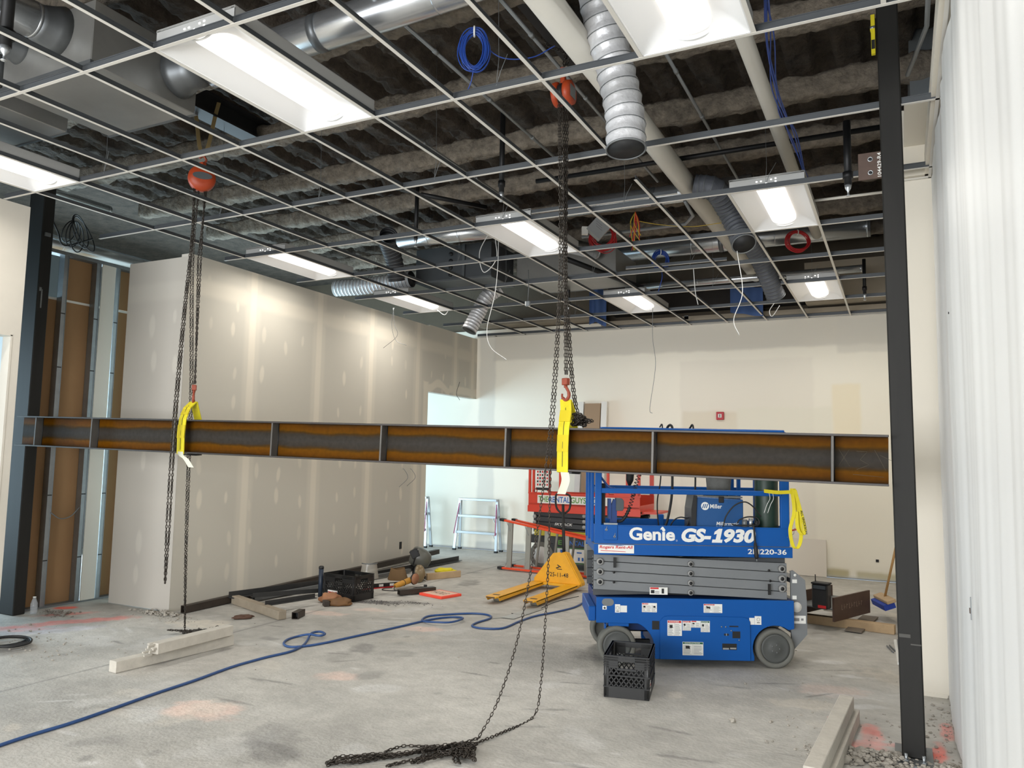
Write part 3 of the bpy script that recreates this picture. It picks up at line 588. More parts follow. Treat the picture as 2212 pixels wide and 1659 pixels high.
# blue data cable bundle by the slim white pipe
o = MB()
for k in range(5):
    e = rng.uniform(-.03, .03, (6, 3)); o.tube(crom([pz(*q, 4.15)+e[i] for i, q in enumerate([(1652, -20), (1660, 80), (1672, 190), (1690, 245), (1720, 300), (1745, 400)])], 6), .0045, 5)
tag(o.build('cable_bundle', m_bluec), 'loose blue data cables draped along the slim white pipe', 'cable')

o = MB()
for k in range(5): c = pX(150+8*k, 500+6*(k%3), -4.6); o.ring(c, (.8, .5, .2*(k-2)), .13+.02*k, .007, 22, 5)
o.tube(crom([pX(108, 462, -4.6), pX(125, 500, -4.6), pX(140, 530, -4.6), pX(200, 516, -4.6)], 6), .009, 5)
tag(o.build('cable_coil', m_black), 'black cables looped above the open stud wall by the left column', 'cable')
# ---- wires hanging down through the grid
def hang(pts, label, r=.0035, mat=m_cable_w): tag(MB().tube(crom(pts, 8), r, 5).build('hanging_cable', mat), label, 'cable')
hang([pY(1060, 497, 4.9), pY(1036, 545, 4.9), pY(1045, 588, 4.9), pY(1072, 560, 4.9), pY(1070, 515, 4.9)], 'white cable loop hanging at the left edge of the middle troffer', .005)
hang([pY(1077, 515, 4.8), pY(1075, 580, 4.8), pY(1068, 640, 4.8), pY(1052, 710, 4.8), pY(1060, 750, 4.8), pY(1094, 777, 4.8)], 'long white cable hanging left of the right chains, its tail curling right', .004)
hang([pY(1586, 450, 5.0), pY(1592, 540, 5.0), pY(1604, 630, 5.0), pY(1585, 690, 5.0), pY(1597, 724, 5.0)], 'white cable hanging past the open end of the dark flexible duct', .004)
hang([pY(1410, 660, 6), pY(1410, 730, 6), pY(1416, 790, 6), pY(1404, 880, 6), pY(1409, 893, 6)], 'thin cable hanging down to the pale back wall right of the chains', .003, m_galvd)
hang([pY(849, 665, 6.3), pY(852, 700, 6.3), pY(858, 725, 6.3), pY(828, 752, 6.3)], 'pair of thin cables over the left partition, left strand', .003, m_galvd)
hang([pY(851, 665, 6.3), pY(846, 700, 6.3), pY(855, 735, 6.3), pY(878, 746, 6.3)], 'pair of thin cables over the left partition, right strand', .003, m_galvd)
hang([pY(945, 670, 7.2), pY(960, 680, 7.2), pY(968, 672, 7.2)], 'short white cable loop over the far end of a small troffer', .006)
hang([pY(993, 825, 8.4), pY(986, 850, 8.4), pY(993, 864, 8.4)], 'short dark cable at the header above the bright opening', .004, m_black)
hang([pY(1672, 655, 7.6), pY(1662, 672, 7.6), pY(1668, 683, 7.6), pY(1684, 660, 7.6)], 'white cable loop under the sagging duct end at the back wall', .005)
hang([pY(1498, 580, 6), pY(1502, 630, 6), pY(1508, 658, 6)], 'two white cable ends hanging in the far grid field', .005)
o = thing('outlet_box', 'small grey electrical box dangling on a cord at a grid crossing', 'electrical box', pY(1140, 656, 5.6)); MB().box((0, 0, 0), (.06, .04, .06)).build('box', m_galv, o, bevel=.003); MB().tube([(0, 0, .03), (.01, 0, .2), (.0, 0, .42)], .005, 6).build('cord', m_galvd, o); MB().box((-.02, -.022, 0), (.012, .004, .05)).build('socket', m_wht, o)
for q, (a, c) in enumerate((((870, 1013), (862, 1052)), ((886, 1013), (879, 1050)))):
    p = pX(*a, -3.36); e = pX(*c, -3.3); hang([p+(0, 0, 0), p+(.03, 0, -.01), .5*(p+e)+(.06, .1, 0), e], 'thin wire tail poking from the left partition, %s of two' % ('left' if q == 0 else 'right'), .004, m_galvd)
# ================================================================ STEEL BEAM, COLUMNS, HOISTS, SLINGS
def rust_mat():
    m = bpy.data.materials.new('beam_rust'); m.use_nodes = True; nt = m.node_tree; L = nt.links.new; b = nt.nodes['Principled BSDF']
    tc = nt.nodes.new('ShaderNodeTexCoord'); sp = nt.nodes.new('ShaderNodeSeparateXYZ'); L(tc.outputs['Object'], sp.inputs[0])
    ab = nt.nodes.new('ShaderNodeMath'); ab.operation = 'ABSOLUTE'; L(sp.outputs['Z'], ab.inputs[0])
    n = nt.nodes.new('ShaderNodeTexNoise'); n.inputs['Scale'].default_value = 2.2; n.inputs['Detail'].default_value = 7; n.inputs['Roughness'].default_value = .6
    mp = nt.nodes.new('ShaderNodeMapping'); mp.inputs['Scale'].default_value = (1, 1, 3); L(tc.outputs['Object'], mp.inputs[0]); L(mp.outputs[0], n.inputs['Vector'])
    ma = nt.nodes.new('ShaderNodeMath'); ma.operation = 'MULTIPLY_ADD'; L(n.outputs[0], ma.inputs[0]); ma.inputs[1].default_value = .075; L(ab.outputs[0], ma.inputs[2])
    r = nt.nodes.new('ShaderNodeValToRGB'); e = r.color_ramp.elements
    for p, c in ((0, (54, 52, 50)), (.082, (50, 45, 39)), (.1, (60, 42, 15)), (.116, (88, 54, 2)), (.15, (82, 47, 1)), (.172, (60, 36, 4)), (.19, (42, 36, 31))):
        x = e.new(p*4) if p*4 not in (0, ) else e[0]; x.position = min(p*4, 1); x.color = (*lin(c), 1)
    e[len(e)-1].color = (*lin((72, 62, 56)), 1)
    mu = nt.nodes.new('ShaderNodeMath'); mu.operation = 'MULTIPLY'; mu.inputs[1].default_value = 4; L(ma.outputs[0], mu.inputs[0]); L(mu.outputs[0], r.inputs[0])
    n2 = nt.nodes.new('ShaderNodeTexNoise'); n2.inputs['Scale'].default_value = 30; n2.inputs['Detail'].default_value = 4; L(tc.outputs['Object'], n2.inputs['Vector'])
    mr = nt.nodes.new('ShaderNodeMapRange'); mr.inputs[3].default_value = .72; mr.inputs[4].default_value = 1.25; L(n2.outputs[0], mr.inputs[0])
    vm = nt.nodes.new('ShaderNodeVectorMath'); vm.operation = 'SCALE'; L(r.outputs[0], vm.inputs[0]); L(mr.outputs[0], vm.inputs['Scale']); L(vm.outputs[0], b.inputs['Base Color'])
    b.inputs['Roughness'].default_value = .6; b.inputs['Specular IOR Level'].default_value = .06; return m
m_beam = rust_mat(); m_mill = M('mill_scale', (62, 58, 56), .5, .4, .2, 6)
BL = pY(33, 930, 2.0); BR = pY(1919, 995, 2.3); BL = BL+np.array([0, .083, 0]); BR = BR+np.array([0, .083, 0]); BH = .303; BF = .166
bd = unit(BR-BL); bside = unit(np.array([-bd[1], bd[0], 0])); bup = np.cross(bd, bside); BLEN = np.linalg.norm(BR-BL)
beam = thing('steel_beam', 'long rusty wide-flange steel beam slung across the room on two chain hoists', 'beam'); beam.matrix_basis = Matrix(((bd[0], bside[0], bup[0], BL[0]), (bd[1], bside[1], bup[1], BL[1]), (bd[2], bside[2], bup[2], BL[2]), (0, 0, 0, 1)))
def bpt(x, y, off=-.083):   # pixel -> distance along the beam, on its front face
    d = ray(x, y); n = bside; q = BL+bside*off; s = ((q-CAM_P)@n)/(d@n); return (CAM_P+d*s-BL)@bd
MB().bb((0, -.005, -BH/2+.014), (BLEN, .005, BH/2-.014)).build('web', m_beam, beam)
for s, nm in ((1, 'top_flange'), (-1, 'bottom_flange')):
    MB().bb((0, -BF/2, s*(BH/2)-(.014 if s > 0 else 0)), (BLEN, BF/2, s*BH/2+(.014 if s < 0 else 0))).build(nm, m_mill, beam, bevel=.002)
for px, py in ((75, 930), (196, 932), (375, 935), (586, 942), (822, 950), (1091, 962), (1409, 980), (1798, 992)):
    t = bpt(px, py); st = MB(); st.bb((t-.007, -.081, -BH/2+.014), (t+.007, -.005, BH/2-.014)); o = st.build('stiffener', M('stiffener_grey', (86, 83, 79), .55, .2, .2, 8), beam)
    wl = MB(); 
    for q in (-.009, .009): wl.tube([(t+q, -.007, -BH/2+.016), (t+q, -.007, BH/2-.016)], .004, 5)
    wl.build('weld_bead', m_steelblk, o)
ck = MB(); tx = bpt(1850, 1000)
for a, c in (((-.1, .06), (-.04, -.04)), ((-.04, .06), (-.1, -.04)), ((.0, .05), (.06, .05)), ((.06, .05), (.02, 0)), ((.02, 0), (.07, -.03)), ((.07, -.03), (.0, -.06)), ((.1, .06), (.16, -.06)), ((-.02, -.09), (.15, -.1)), ((.13, .03), (.19, .0))):
    ck.tube([(tx+a[0], -.0055, a[1]), (tx+c[0], -.0055, c[1])], .0012, 4)
ck.build('chalk_marks', M('chalk', (84, 76, 62), .9), beam)

# columns
def column(name, b0, b1, wd, label, wx=None):
    o = MB().bar(b0, b1, wx or wd, wd, up=(0, 1, 0)).build(name, M('column_black', (34, 33, 31), .6, 0, .18, 2.5, spec=.25, stretch=(4, 4, .5)), bevel=.008); tag(o, label, 'column'); return o
cr = column('steel_column', (3.7005, 2.482, .02), (3.668, 2.482, 4.75), .125, 'tall black square steel column standing in the right foreground')
bp = MB(); bp.bb((3.6, 2.3, 0), (3.8, 2.66, .02)); bp.build('base_plate', m_galvd, cr)
for x, y in ((3.66, 2.34), (3.75, 2.34), (3.66, 2.6), (3.75, 2.6)):
    MB().cyl((x, y, .02), (x, y, .07), .009, 10).cyl((x, y, .02), (x, y, .038), .018, 6, smooth=False).build('anchor_bolt', m_galv, cr)
MB().bb((3.64, 2.417, .70), (3.70, 2.4185, .72)).bb((3.7, 2.417, .66), (3.755, 2.4185, .668)).build('chalk_smear', M('chalk_faint', (80, 79, 76), .9), cr)
pc = pY(1880, 358, 2.44)
MB().bb((pc[0]-.07, 2.44, pc[2]-.087), (pc[0]+.078, 2.453, pc[2]+.087)).build('bolt_plate', m_rust, cr, bevel=.002)
for dz in (.042, -.045): MB().ring((pc[0]-.0, 2.4395, pc[2]+dz), (0, 1, 0), .013, .003, 16, 5, 1).cyl((pc[0], 2.4392, pc[2]+dz), (pc[0], 2.4396, pc[2]+dz), .0125, 16, 0).build('bolt_hole', [m_black, m_alu], cr)
text('104429-R4', .155, .022, m_wht, (pc[0]+.062, 2.439, pc[2]-.078), (0, 0, 1), (-1, 0, 0), cr, bold=.005)
cl = column('steel_column', (-4.6, 2.235, 0), (-4.6, 2.235, 4.7), .127, 'black steel column between the left partition and the open studs', .257)
MB().bb((-4.475, 2.2, 3.98), (-4.455, 2.26, 4.02)).build('beam_clip', m_galvd, cl); MB().bb((-4.4712, 2.21, 3.2), (-4.470, 2.225, 3.4)).bb((-4.4712, 2.19, 3.38), (-4.470, 2.215, 3.42)).build('paint_mark', m_galvd, cl)
lv = thing('magnetic_level', 'yellow torpedo level stuck to the upper side of the right column', 'level', pY(1886, 78, 2.43))
MB().prism([(-.012, -.13), (.012, -.13), (.012, .13), (-.012, .13), (-.012, .05), (-.017, .035), (-.012, .02)], (0, 0, 0), (1, 0, 0), (0, 0, 1), .03).build('body', m_yel, lv, bevel=.002); MB().cyl((-.016, -.02, .045), (.012, -.02, .045), .013, 14).build('vial', m_galv, lv); MB().bb((-.01, -.032, -.1), (.01, -.0305, -.04)).build('label', m_lblk, lv)

# ---- chains
def link_mesh(Lk, Wd, r, k=8, sec=4):
    pts = []; R = Wd/2-r; h = Lk/2-Wd/2
    for i in range(k):
        a = 2*PI*(i+.5)/k; pts.append((R*math.cos(a), 0, R*math.sin(a)+(h if math.sin(a) > 0 else -h)))
    return MB().tube(pts, r, sec, closed=True, smooth=True)
def frames(path, pitch):
    P = np.array(path, float); s = np.concatenate([[0], np.cumsum(np.linalg.norm(np.diff(P, axis=0), axis=1))]); n = int(s[-1]/pitch); out = []
    for i in range(n):
        t = (i+.5)*pitch; p = np.array([np.interp(t, s, P[:, k]) for k in range(3)]); q = np.array([np.interp(min(t+pitch*.5, s[-1]), s, P[:, k]) for k in range(3)]); o = np.array([np.interp(max(t-pitch*.5, 0), s, P[:, k]) for k in range(3)])
        d = unit(q-o); x, y, _ = frame(d, (.3, 1, .1)); a = (PI/4 if i % 2 else -PI/4)+.25*math.sin(i*.7); X = x*math.cos(a)+y*math.sin(a); out.append((X, np.cross(d, X), d, p))
    return out
def chain_mb(mb, path, pitch, lm):
    lv_ = np.array(lm.v)
    for X, Y, Z, p in frames(path, pitch): mb.add(lv_ @ np.stack([X, Y, Z]) + p, lm.f, 0, True)
    return mb
LH = link_mesh(.0325, .0205, .0033); PH = .0225; LL = link_mesh(.036, .022, .0042); PLc = .025
link_me = LH.mesh('chain_link', m_chain)
def hook(root, p, ax):
    p = np.array(p); ax = unit(ax); h = MB(); h.box(p+(0, 0, .045), (.05, .04, .05), rotz(math.atan2(ax[1], ax[0]))); h.cyl(p+(0, 0, .0), p+(0, 0, .03), .014, 10)
    o = h.build('hook_block', m_hook, root, bevel=.006)
    MB().tube(crom([p+(0, 0, .01), p+ax*.028-(0, 0, .03), p+ax*.03-(0, 0, .065), p-(0, 0, .09), p-ax*.032-(0, 0, .065), p-ax*.034-(0, 0, .04)], 5), [.011]*6+[.013]*14+[.008]*6, 8).build('hook', m_hook, root)
# right hoist
hr = pY(1216, 203, 2.25); HRt = thing('chain_hoist', 'orange chain hoist on the right with its hand chain trailing to the floor in front', 'chain hoist', (0, 0, 0))
for s, wd in ((-1, .042), (1, .05)):
    MB().lathe([(.05, 0), (.088, .004), (.092, .02), (.088, wd), (.03, wd+.006)], hr+np.array([s*.022, 0, 0]), (s, 0, 0), 28).build('cover', m_org, HRt)
MB().lathe([(.07, -.022), (.078, 0), (.07, .022)], hr, (1, 0, 0), 24).build('chain_wheel', m_steelblk, HRt); MB().box(hr+(0.001, 0, .1), (.035, .04, .07)).build('top_yoke', m_org, HRt, bevel=.005)
MB().prism([(-.05, -.045), (.05, -.045), (.05, .045), (-.05, .045)], hr+np.array([.0785, 0, .0]), (0, 1, 0), (0, 0, 1), .002).build('name_plate', m_galvd, HRt)
MB().tube(crom([hr+(0, 0, .12), hr+(.025, 0, .15), hr+(.02, 0, .19), hr+(-.015, 0, .2), hr+(-.03, 0, .17)], 5), .009, 8).build('top_hook', m_hook, HRt)
rh = pY(1222, 838, 2.3)
hook(HRt, rh, (.8, -.3, 0))
up = MB()
chain_mb(up, [hr+(-.006, .02, -.07), rh+(-.004, 0, .08)], PLc, LL); chain_mb(up, [hr+(.004, .035, -.07), rh+(.006, .01, .08)], PLc, LL)
pile_top = bpt(1243, 918); ptop = BL+bd*pile_top+bup*(BH/2+.012)+bside*.02
slack = crom([hr+(.01, .03, -.07), pY(1219, 560, 2.32), pY(1223, 660, 2.34), pY(1232, 800, 2.35), pY(1243, 885, 2.36), ptop+(0, 0, .06)], 10); chain_mb(up, slack, PLc, LL); chain_mb(up, [q+np.array([.012, .01, 0]) for q in slack], PLc, LL)
r_ = np.random.default_rng(3); pile = [ptop+np.array([r_.normal(0, .026), r_.normal(0, .02), .005+.09*r_.random()**1.3]) for _ in range(44)]; chain_mb(up, crom(pile, 4), PLc, LL)
up.build('load_chain', m_chain, HRt, kind='stuff')
s1 = crom([hr+(-.012, -.05, -.06), pY(1209, 560, 2.14), pY(1197, 800, 2.1), pY(1180, 1000, 2.05), pY(1152, 1200, 1.95), pY(1118, 1380, 1.8), pY(1075, 1515, 1.6), pz(1030, 1600, .012)], 12)
s2 = crom([hr+(.0, -.055, -.06), pY(1215, 560, 2.16), pY(1210, 660, 2.14), pY(1203, 800, 2.12), pY(1190, 1000, 2.1), pY(1185, 1200, 2.1), pY(1178, 1340, 2.1), pY(1168, 1480, 2.08), pz(1152, 1548, .012), pz(1090, 1580, .012), pz(1030, 1605, .014)], 12)
fr = frames(s2, PH)+frames(s1, PH); near = sorted(range(len(fr)), key=lambda i: fr[i][3][2])[:296]; nset = set(near); rest = MB(); LHv = np.array(LH.v)
for i, (X, Y, Z, p) in enumerate(fr):
    if i in nset: inst('chain_link', link_me, HRt, mw=Matrix(((X[0], Y[0], Z[0], p[0]), (X[1], Y[1], Z[1], p[1]), (X[2], Y[2], Z[2], p[2]), (0, 0, 0, 1))))
    else: rest.add(LHv @ np.stack([X, Y, Z])+p, LH.f, 0, True)
rest.build('hand_chain', m_chain, HRt, kind='stuff')
fp = MB()
def fl_(pts, z=.01, j=.008): return crom([pz(x, y, z)+np.array([r_.normal(0, j), r_.normal(0, j), abs(r_.normal(0, j))]) for x, y in pts], 6)
for pts in ([(1030, 1603), (985, 1615), (930, 1622), (860, 1632), (790, 1640), (730, 1650), (703, 1655)], [(703, 1655), (735, 1642), (800, 1638), (880, 1628), (960, 1618), (1010, 1612)], [(1010, 1612), (960, 1630), (900, 1640), (850, 1652), (845, 1658), (880, 1650), (950, 1638), (1000, 1620)],
            [(1000, 1615), (940, 1616), (905, 1612), (870, 1614), (840, 1622), (815, 1632), (745, 1645), (742, 1640)], [(1020, 1612), (1027, 1622), (1000, 1628), (985, 1640), (992, 1652), (978, 1645), (990, 1625), (1005, 1612)], [(990, 1612), (1010, 1625), (965, 1632), (940, 1625), (975, 1612), (1015, 1618)], [(960, 1622), (920, 1630), (905, 1645), (895, 1648), (930, 1635), (985, 1622)],
            [(930, 1618), (880, 1632), (820, 1640), (770, 1646), (720, 1652), (708, 1656)]):
    chain_mb(fp, fl_(pts), PH, LH); chain_mb(fp, fl_([(x+6, y-3) for x, y in pts], .024, .012), PH, LH) if len(pts) < 8 else None
for k in range(5): chain_mb(fp, crom([pz(1000+r_.normal(0, 16), 1622+r_.normal(0, 8), .02+.03*r_.random()) for _ in range(9)], 4), PH, LH)
fp.build('chain_pile', m_chain, HRt, kind='stuff')
# left hoist
hl = pY(436, 386, 2.17); HLt = thing('chain_hoist', 'orange chain hoist on the left with an oval grey plate, hung from tan straps', 'chain hoist'); axl = unit((.8, -.6, 0)); sd = np.array([-axl[1], axl[0], 0])
MB().lathe([(.06, -.06), (.115, -.055), (.122, -.02), (.122, .02), (.112, .05), (.05, .062)], hl, axl, 30).build('cover', m_org, HLt); MB().box(hl+(0, 0, .12), (.05, .05, .07)).build('top_yoke', m_org, HLt, bevel=.006)
MB().prism([(.085*math.cos(a), .034*math.sin(a)) for a in np.linspace(0, 2*PI, 20, endpoint=False)], hl+axl*.056+np.array([0, 0, .01]), sd, (0, 0, 1), .008).build('name_plate', M('plate_grey', (92, 96, 98), .5, .3), HLt)
MB().tube(crom([hl+(0, 0, .14), hl+sd*.03+(0, 0, .18), hl+(0, 0, .22), hl-sd*.03+(0, 0, .19)], 5), .011, 8).build('top_hook', m_hook, HLt)
lh = pY(419, 848, 2.18); hook(HLt, lh, (.6, -.6, 0)); lc = MB()
chain_mb(lc, [hl+sd*.03+(0, 0, -.1), lh+(0, 0, .08)], PLc, LL); chain_mb(lc, [hl+sd*.045+(0, 0, -.1), pY(428, 560, 2.18), lh+(.01, 0, .08)], PLc, LL)
d1 = crom([hl-sd*.06+(0, 0, -.09), pY(414, 520, 2.1), pY(397, 680, 2.04), pY(377, 900, 2.0), pY(364, 1100, 2.0), pY(356, 1266, 2.0)], 8)
for off in ((-.014, 0, 0), (.014, .01, 0), (0, .02, .0)): chain_mb(lc, [q+np.array(off)*min(1, .3+k/len(d1))*min(1, 6*(1-k/len(d1))) for k, q in enumerate(d1)], PLc, LL)
lc.build('load_chain', m_chain, HLt, kind='stuff'); lc = MB()
for off in (0, .03): chain_mb(lc, crom([hl-sd*.02+(0, 0, -.1), pY(413, 560, 2.28)+(off, 0, 0), pY(411, 830, 2.31)+(off, 0, 0), pY(405, 1000, 2.33)+(off, 0, 0), pY(400, 1200, 2.35)+(off*.6, 0, 0), pz(399, 1366, .015)], 8), PH, LH)
for k in range(9): chain_mb(lc, crom([pz(436+r_.normal(0, 22), 1364+r_.normal(0, 3.0), .015+.035*r_.random()) for _ in range(7)], 5), PH, LH)
chain_mb(lc, fl_([(399, 1368), (420, 1364), (450, 1360), (474, 1357)]), PH, LH)
lc.build('hand_chain', m_chain, HLt, kind='stuff')
# straps that hold the hoists to the girders
m_tan = M('strap_tan', (122, 104, 66), .85)
t1 = thing('lifting_strap', 'pair of tan straps looping up from the left orange hoist', 'strap'); gz = 4.86
for dx, dy in ((-.07, -.05), (.06, .06)): MB().ribbon(crom([hl+(0, 0, .2), hl+(dx*.5, dy*.5, .34), (hl[0]+dx, hl[1]+dy, gz), (-2.12+np.sign(dx)*.112, hl[1]+dy*1.2, 5.0)], 5), (.5, .8, 0), .035, .006).build('strap_leg', m_tan, t1)
t2 = thing('anchor_chain', 'short dark chain holding the right orange hoist to the roof girder', 'chain'); c_ = MB()
for dx in (-.02, .11): chain_mb(c_, crom([hr+(0, 0, .2), hr+(dx*.6, .05, .34), (1.45+(.11 if dx > 0 else -.11), hr[1]+.1, 4.86), (1.45+(.11 if dx > 0 else -.11), hr[1]+.1, 5.06)], 6), .03, link_mesh(.045, .03, .005))
c_.build('chain', m_chain, t2, kind='stuff')
# yellow slings round the beam
def sling(hk, px, py, label, wd, tail):
    t = bpt(px, py); c = BL+bd*t; s = thing('web_sling', label, 'sling'); f = BF/2+.004; h = BH/2+.004; top = hk+np.array([0, 0, -.085])
    e = [top, c-bside*f*.55+bup*(h+.1), c-bside*f+bup*(h+.0), c-bside*(f+.008)+bup*.02, c-bside*f-bup*h, c-bup*(h+.008), c+bside*f-bup*h, c+bside*(f+.008), c+bside*f+bup*h, c+bside*f*.55+bup*(h+.1), top+np.array([.004, .004, 0])]
    P = []; 
    for a, b in zip(e, e[1:]): P += [a+(b-a)*k/5 for k in range(5)]
    P.append(e[-1]); MB().ribbon(P, bd, wd, .008).build('webbing', m_yel, s)
    st = MB(); st.ribbon([q-bside*.006 for q in P[3:20]], bd, .003, .003); st.build('stitch_line', m_lblk, s)
    for q in (4, 12): MB().ribbon([P[q]-bside*.006, P[q+4]-bside*.006], bd, wd*1.02, .006).build('sewn_patch', M('sling_yellow_dark', (204, 184, 24), .8), s)
    MB().ribbon(crom(tail, 5), bd, wd*.75, .002).build('sling_tag', M('tag_cloth', (206, 206, 188), .7), s)
    MB().ribbon([c-bside*f-bup*(h+.004)+bd*(wd*.5+.002), c-bup*(h+.008)+bd*(wd*.5+.03), c+bside*f-bup*(h+.004)+bd*(wd*.6)], bd, .05, .012).build('edge_guard', m_black, s); return c
c = BL+bd*bpt(1216, 965); sling(rh, 1217, 965, 'yellow web sling around the beam under the right hoist hook', .082, [c-bside*.087-bup*.158+bd*.02, c-bside*.09-bup*.22+bd*.03, c-bside*.088-bup*.31+bd*.0])
c = BL+bd*bpt(392, 945); sling(lh, 393, 945, 'yellow web sling around the beam under the left hoist hook', .085, [c-bside*.085-bup*.1, c-bside*.095-bup*.165+bd*.02, c-bside*.1-bup*.2+bd*.09, c-bside*.1-bup*.27+bd*.16])
# ================================================================ BLUE SCISSOR LIFT and what stands on it
LO = np.array([1.524, 3.538, 0]); LA = math.radians(26.24)
lift = thing('scissor_lift', 'blue scissor lift with a blue guard rail and grey folded scissor arms', 'scissor lift', LO, LA)
EX, EZ = (1, 0, 0), (0, 0, 1)
def ltext(s, x, z, wd, h, mat, y=-.012, par=None, **k): return text(s, wd, h, mat, (x, y, z), EX, EZ, par or lift, **k)
W_ = .76
# chassis with wheel arches
def arch(cx, cz, r, a0, a1, n=9): return [(cx+r*math.cos(a), cz+r*math.sin(a)) for a in np.linspace(a0, a1, n)]
prof = [(-.175, .555), (-.175, .345), (.17, .345)]+arch(.08, .13, .235, 1.05, .1, 7)+[(.318, .06), (1.14, .06)]+arch(1.318, .16, .19, PI*1.12, .95, 12)+[(1.475, .325), (1.475, .555)]
for y in (0, W_-.03):
    MB().prism(prof, (0, y+.03, 0), EX, EZ, .03).build('chassis_side', m_blue, lift, bevel=.003)
ch = MB(); ch.bb((-.17, .03, .5), (1.47, W_-.03, .553)); ch.bb((.33, .03, .1), (1.13, W_-.03, .5)); ch.bb((-.175, .03, .36), (-.15, W_-.03, .555)); ch.bb((1.45, .03, .33), (1.475, W_-.03, .555)); ch.bb((.0, .2, .25), (.33, .55, .5)); ch.build('chassis_body', M('lift_blue_dark', (10, 52, 110), .45), lift)
MB().bb((-.235, .05, .35), (-.175, .7, .47)).build('bumper', m_blue, lift, bevel=.006)
MB().prism([(-.02, .06), (.055, .06)][:0]+[(.355, .062), (1.105, .062), (1.105, .38), (1.085, .405), (1.05, .415), (.42, .415), (.385, .405), (.355, .37)], (0, 0, 0), EX, EZ, .014).build('tray_door', m_blue, lift, bevel=.003)
def plate(name, x0, z0, x1, z1, mat, y=-.016, th=.003, par=None): return MB().bb((x0, y, z0), (x1, y+th, z1)).build(name, mat, par or lift)
lat = MB(); lat.bb((.29, -.002, .3), (.35, .004, .37)); lat.bb((.93, -.0155, .335), (1.005, -.0138, .345)); lat.bb((.955, -.0155, .245), (1.02, -.0138, .3)); lat.bb((.885, -.0155, .265), (.925, -.0138, .28)); lat.bb((.87, -.0155, .15), (.99, -.0138, .2)); lat.build('door_slots', m_black, lift)
for a_, b_ in (((.902, -.017, .262), (.908, -.0154, .283)), ((.875, -.0165, .152), (.925, -.0154, .165)), ((.935, -.0165, .156), (.985, -.0154, .168))): MB().bb(a_, b_).build('latch_metal', m_alu, lift)
for x, z in ((.865, .335), (.9, .335), (.945, .305), (1.01, .23)): MB().cyl((x, -.0138, z), (x, -.018, z), .006, 10).build('bolt_head', m_galv, lift)
MB().prism(arch(-.1, .515, .03, PI/2, 1.5*PI, 7)+arch(-.06, .515, .03, -PI/2, PI/2, 7), (0, .0006, 0), EX, EZ, .0012).build('tie_down_slot', m_galvd, lift)
# wheels
m_tyre = M('tyre_grey', (102, 102, 96), .8, 0, .12, 12); m_rim = M('rim_grey', (74, 76, 74), .6, 0, .08, 8)
def wheel(x, y, s, rz=0):
    t = MB().lathe([(.118, -.025), (.122, -.054), (.15, -.058), (.16, -.045), (.16, .045), (.15, .058), (.122, .054), (.118, .025)], (0, 0, 0), (0, 1, 0), 36).build('wheel', m_tyre, lift, (x, y, .16)); t.rotation_euler = (0, 0, rz)
    MB().lathe([(.12, -.03), (.118, -.052), (.1, -.048), (.06, -.046), (.05, -.052), (.02, -.056)] if s < 0 else [(.12, .03), (.118, .052), (.05, .052), (.02, .056)], (0, 0, 0), (0, 1, 0), 32).build('rim', m_rim, t)
    hb = MB(); 
    for k in range(5): a = 2*PI*k/5; hb.cyl((.032*math.cos(a), s*.05, .032*math.sin(a)), (.032*math.cos(a), s*.058, .032*math.sin(a)), .006, 8)
    hb.build('wheel_nuts', m_galvd, t); return t
wheel(0, .058, -1); wheel(1.319, .06, -1); wheel(0, W_-.06, 1); wheel(1.319, W_-.06, 1)
yk = MB(); yk.cyl((-.02, .07, .315), (-.02, .07, .4), .03, 16); yk.bb((-.07, .02, .315), (.1, .13, .345)); yk.bb((-.12, .06, .375), (-.03, .12, .39)); yk.bb((-.1, .05, .2), (-.085, .12, .33)); yk.bb((-.07, .12, .1), (.07, .15, .34)); yk.build('steer_yoke', m_blue, lift, bevel=.003)
ch2 = MB(); ch2.cyl((.13, .25, .28), (.3, .25, .28), .05, 12); ch2.bb((-.02, .15, .12), (.3, .2, .18)); ch2.build('drive_motor', m_steelblk, lift)
# scissor arms: the front pack slopes one way, the pack behind it the other
for k in range(4):
    z = .855-.079*k
    for (y, s) in ((.035, -1), (.075, 1), (W_-.09, 1), (W_-.05, -1)):
        dz = .034*s*-1; p = [(-.195, z+dz-.037), (1.43, z-dz-.037), (1.43, z-dz+.037), (-.195, z+dz+.037)]
        p = [(a, min(max(b, .558), .905)) for a, b in p]
        MB().prism(p, (0, y+.03, 0), EX, EZ, .03).build('scissor_arm', m_grey if s < 0 else M('arm_grey_dark', (70, 72, 74), .55), lift, bevel=.002)
for k in range(3):
    for x, z in ((-.145, .846-.084*k), (1.385, .814-.082*k)):
        o = MB().lathe([(.03, 0), (.03, -.018), (.026, -.024), (.018, -.024)], (x, .035, z), (0, 1, 0), 20).build('pivot_pin', M('pin_light', (138, 138, 136), .55), lift); MB().cyl((x, .012, z), (x, .0105, z), .016, 16).build('pin_core', m_black, o)
for k in range(4):
    z = .885-.079*k-.0; o = MB().lathe([(.024, 0), (.024, -.02), (.018, -.026)], (.617, .035, z-.045), (0, 1, 0), 18).build('pivot_pin', MATS['pin_light'], lift); MB().cyl((.617, .009, z-.045), (.617, .0075, z-.045), .014, 14).build('pin_core', m_black, o)
for x, z in ((-.03, .762), (-.03, .68), (1.27, .80), (1.28, .715)): MB().cyl((x, .0045, z), (x, .0035, z), .011, 14).build('arm_hole', m_black, lift)
MB().bb((-.035, .0, .80), (-.012, .006, .885)).build('cable_strap', m_black, lift); MB().bb((1.26, .0, .60), (1.283, .006, .69)).build('cable_strap', m_black, lift)
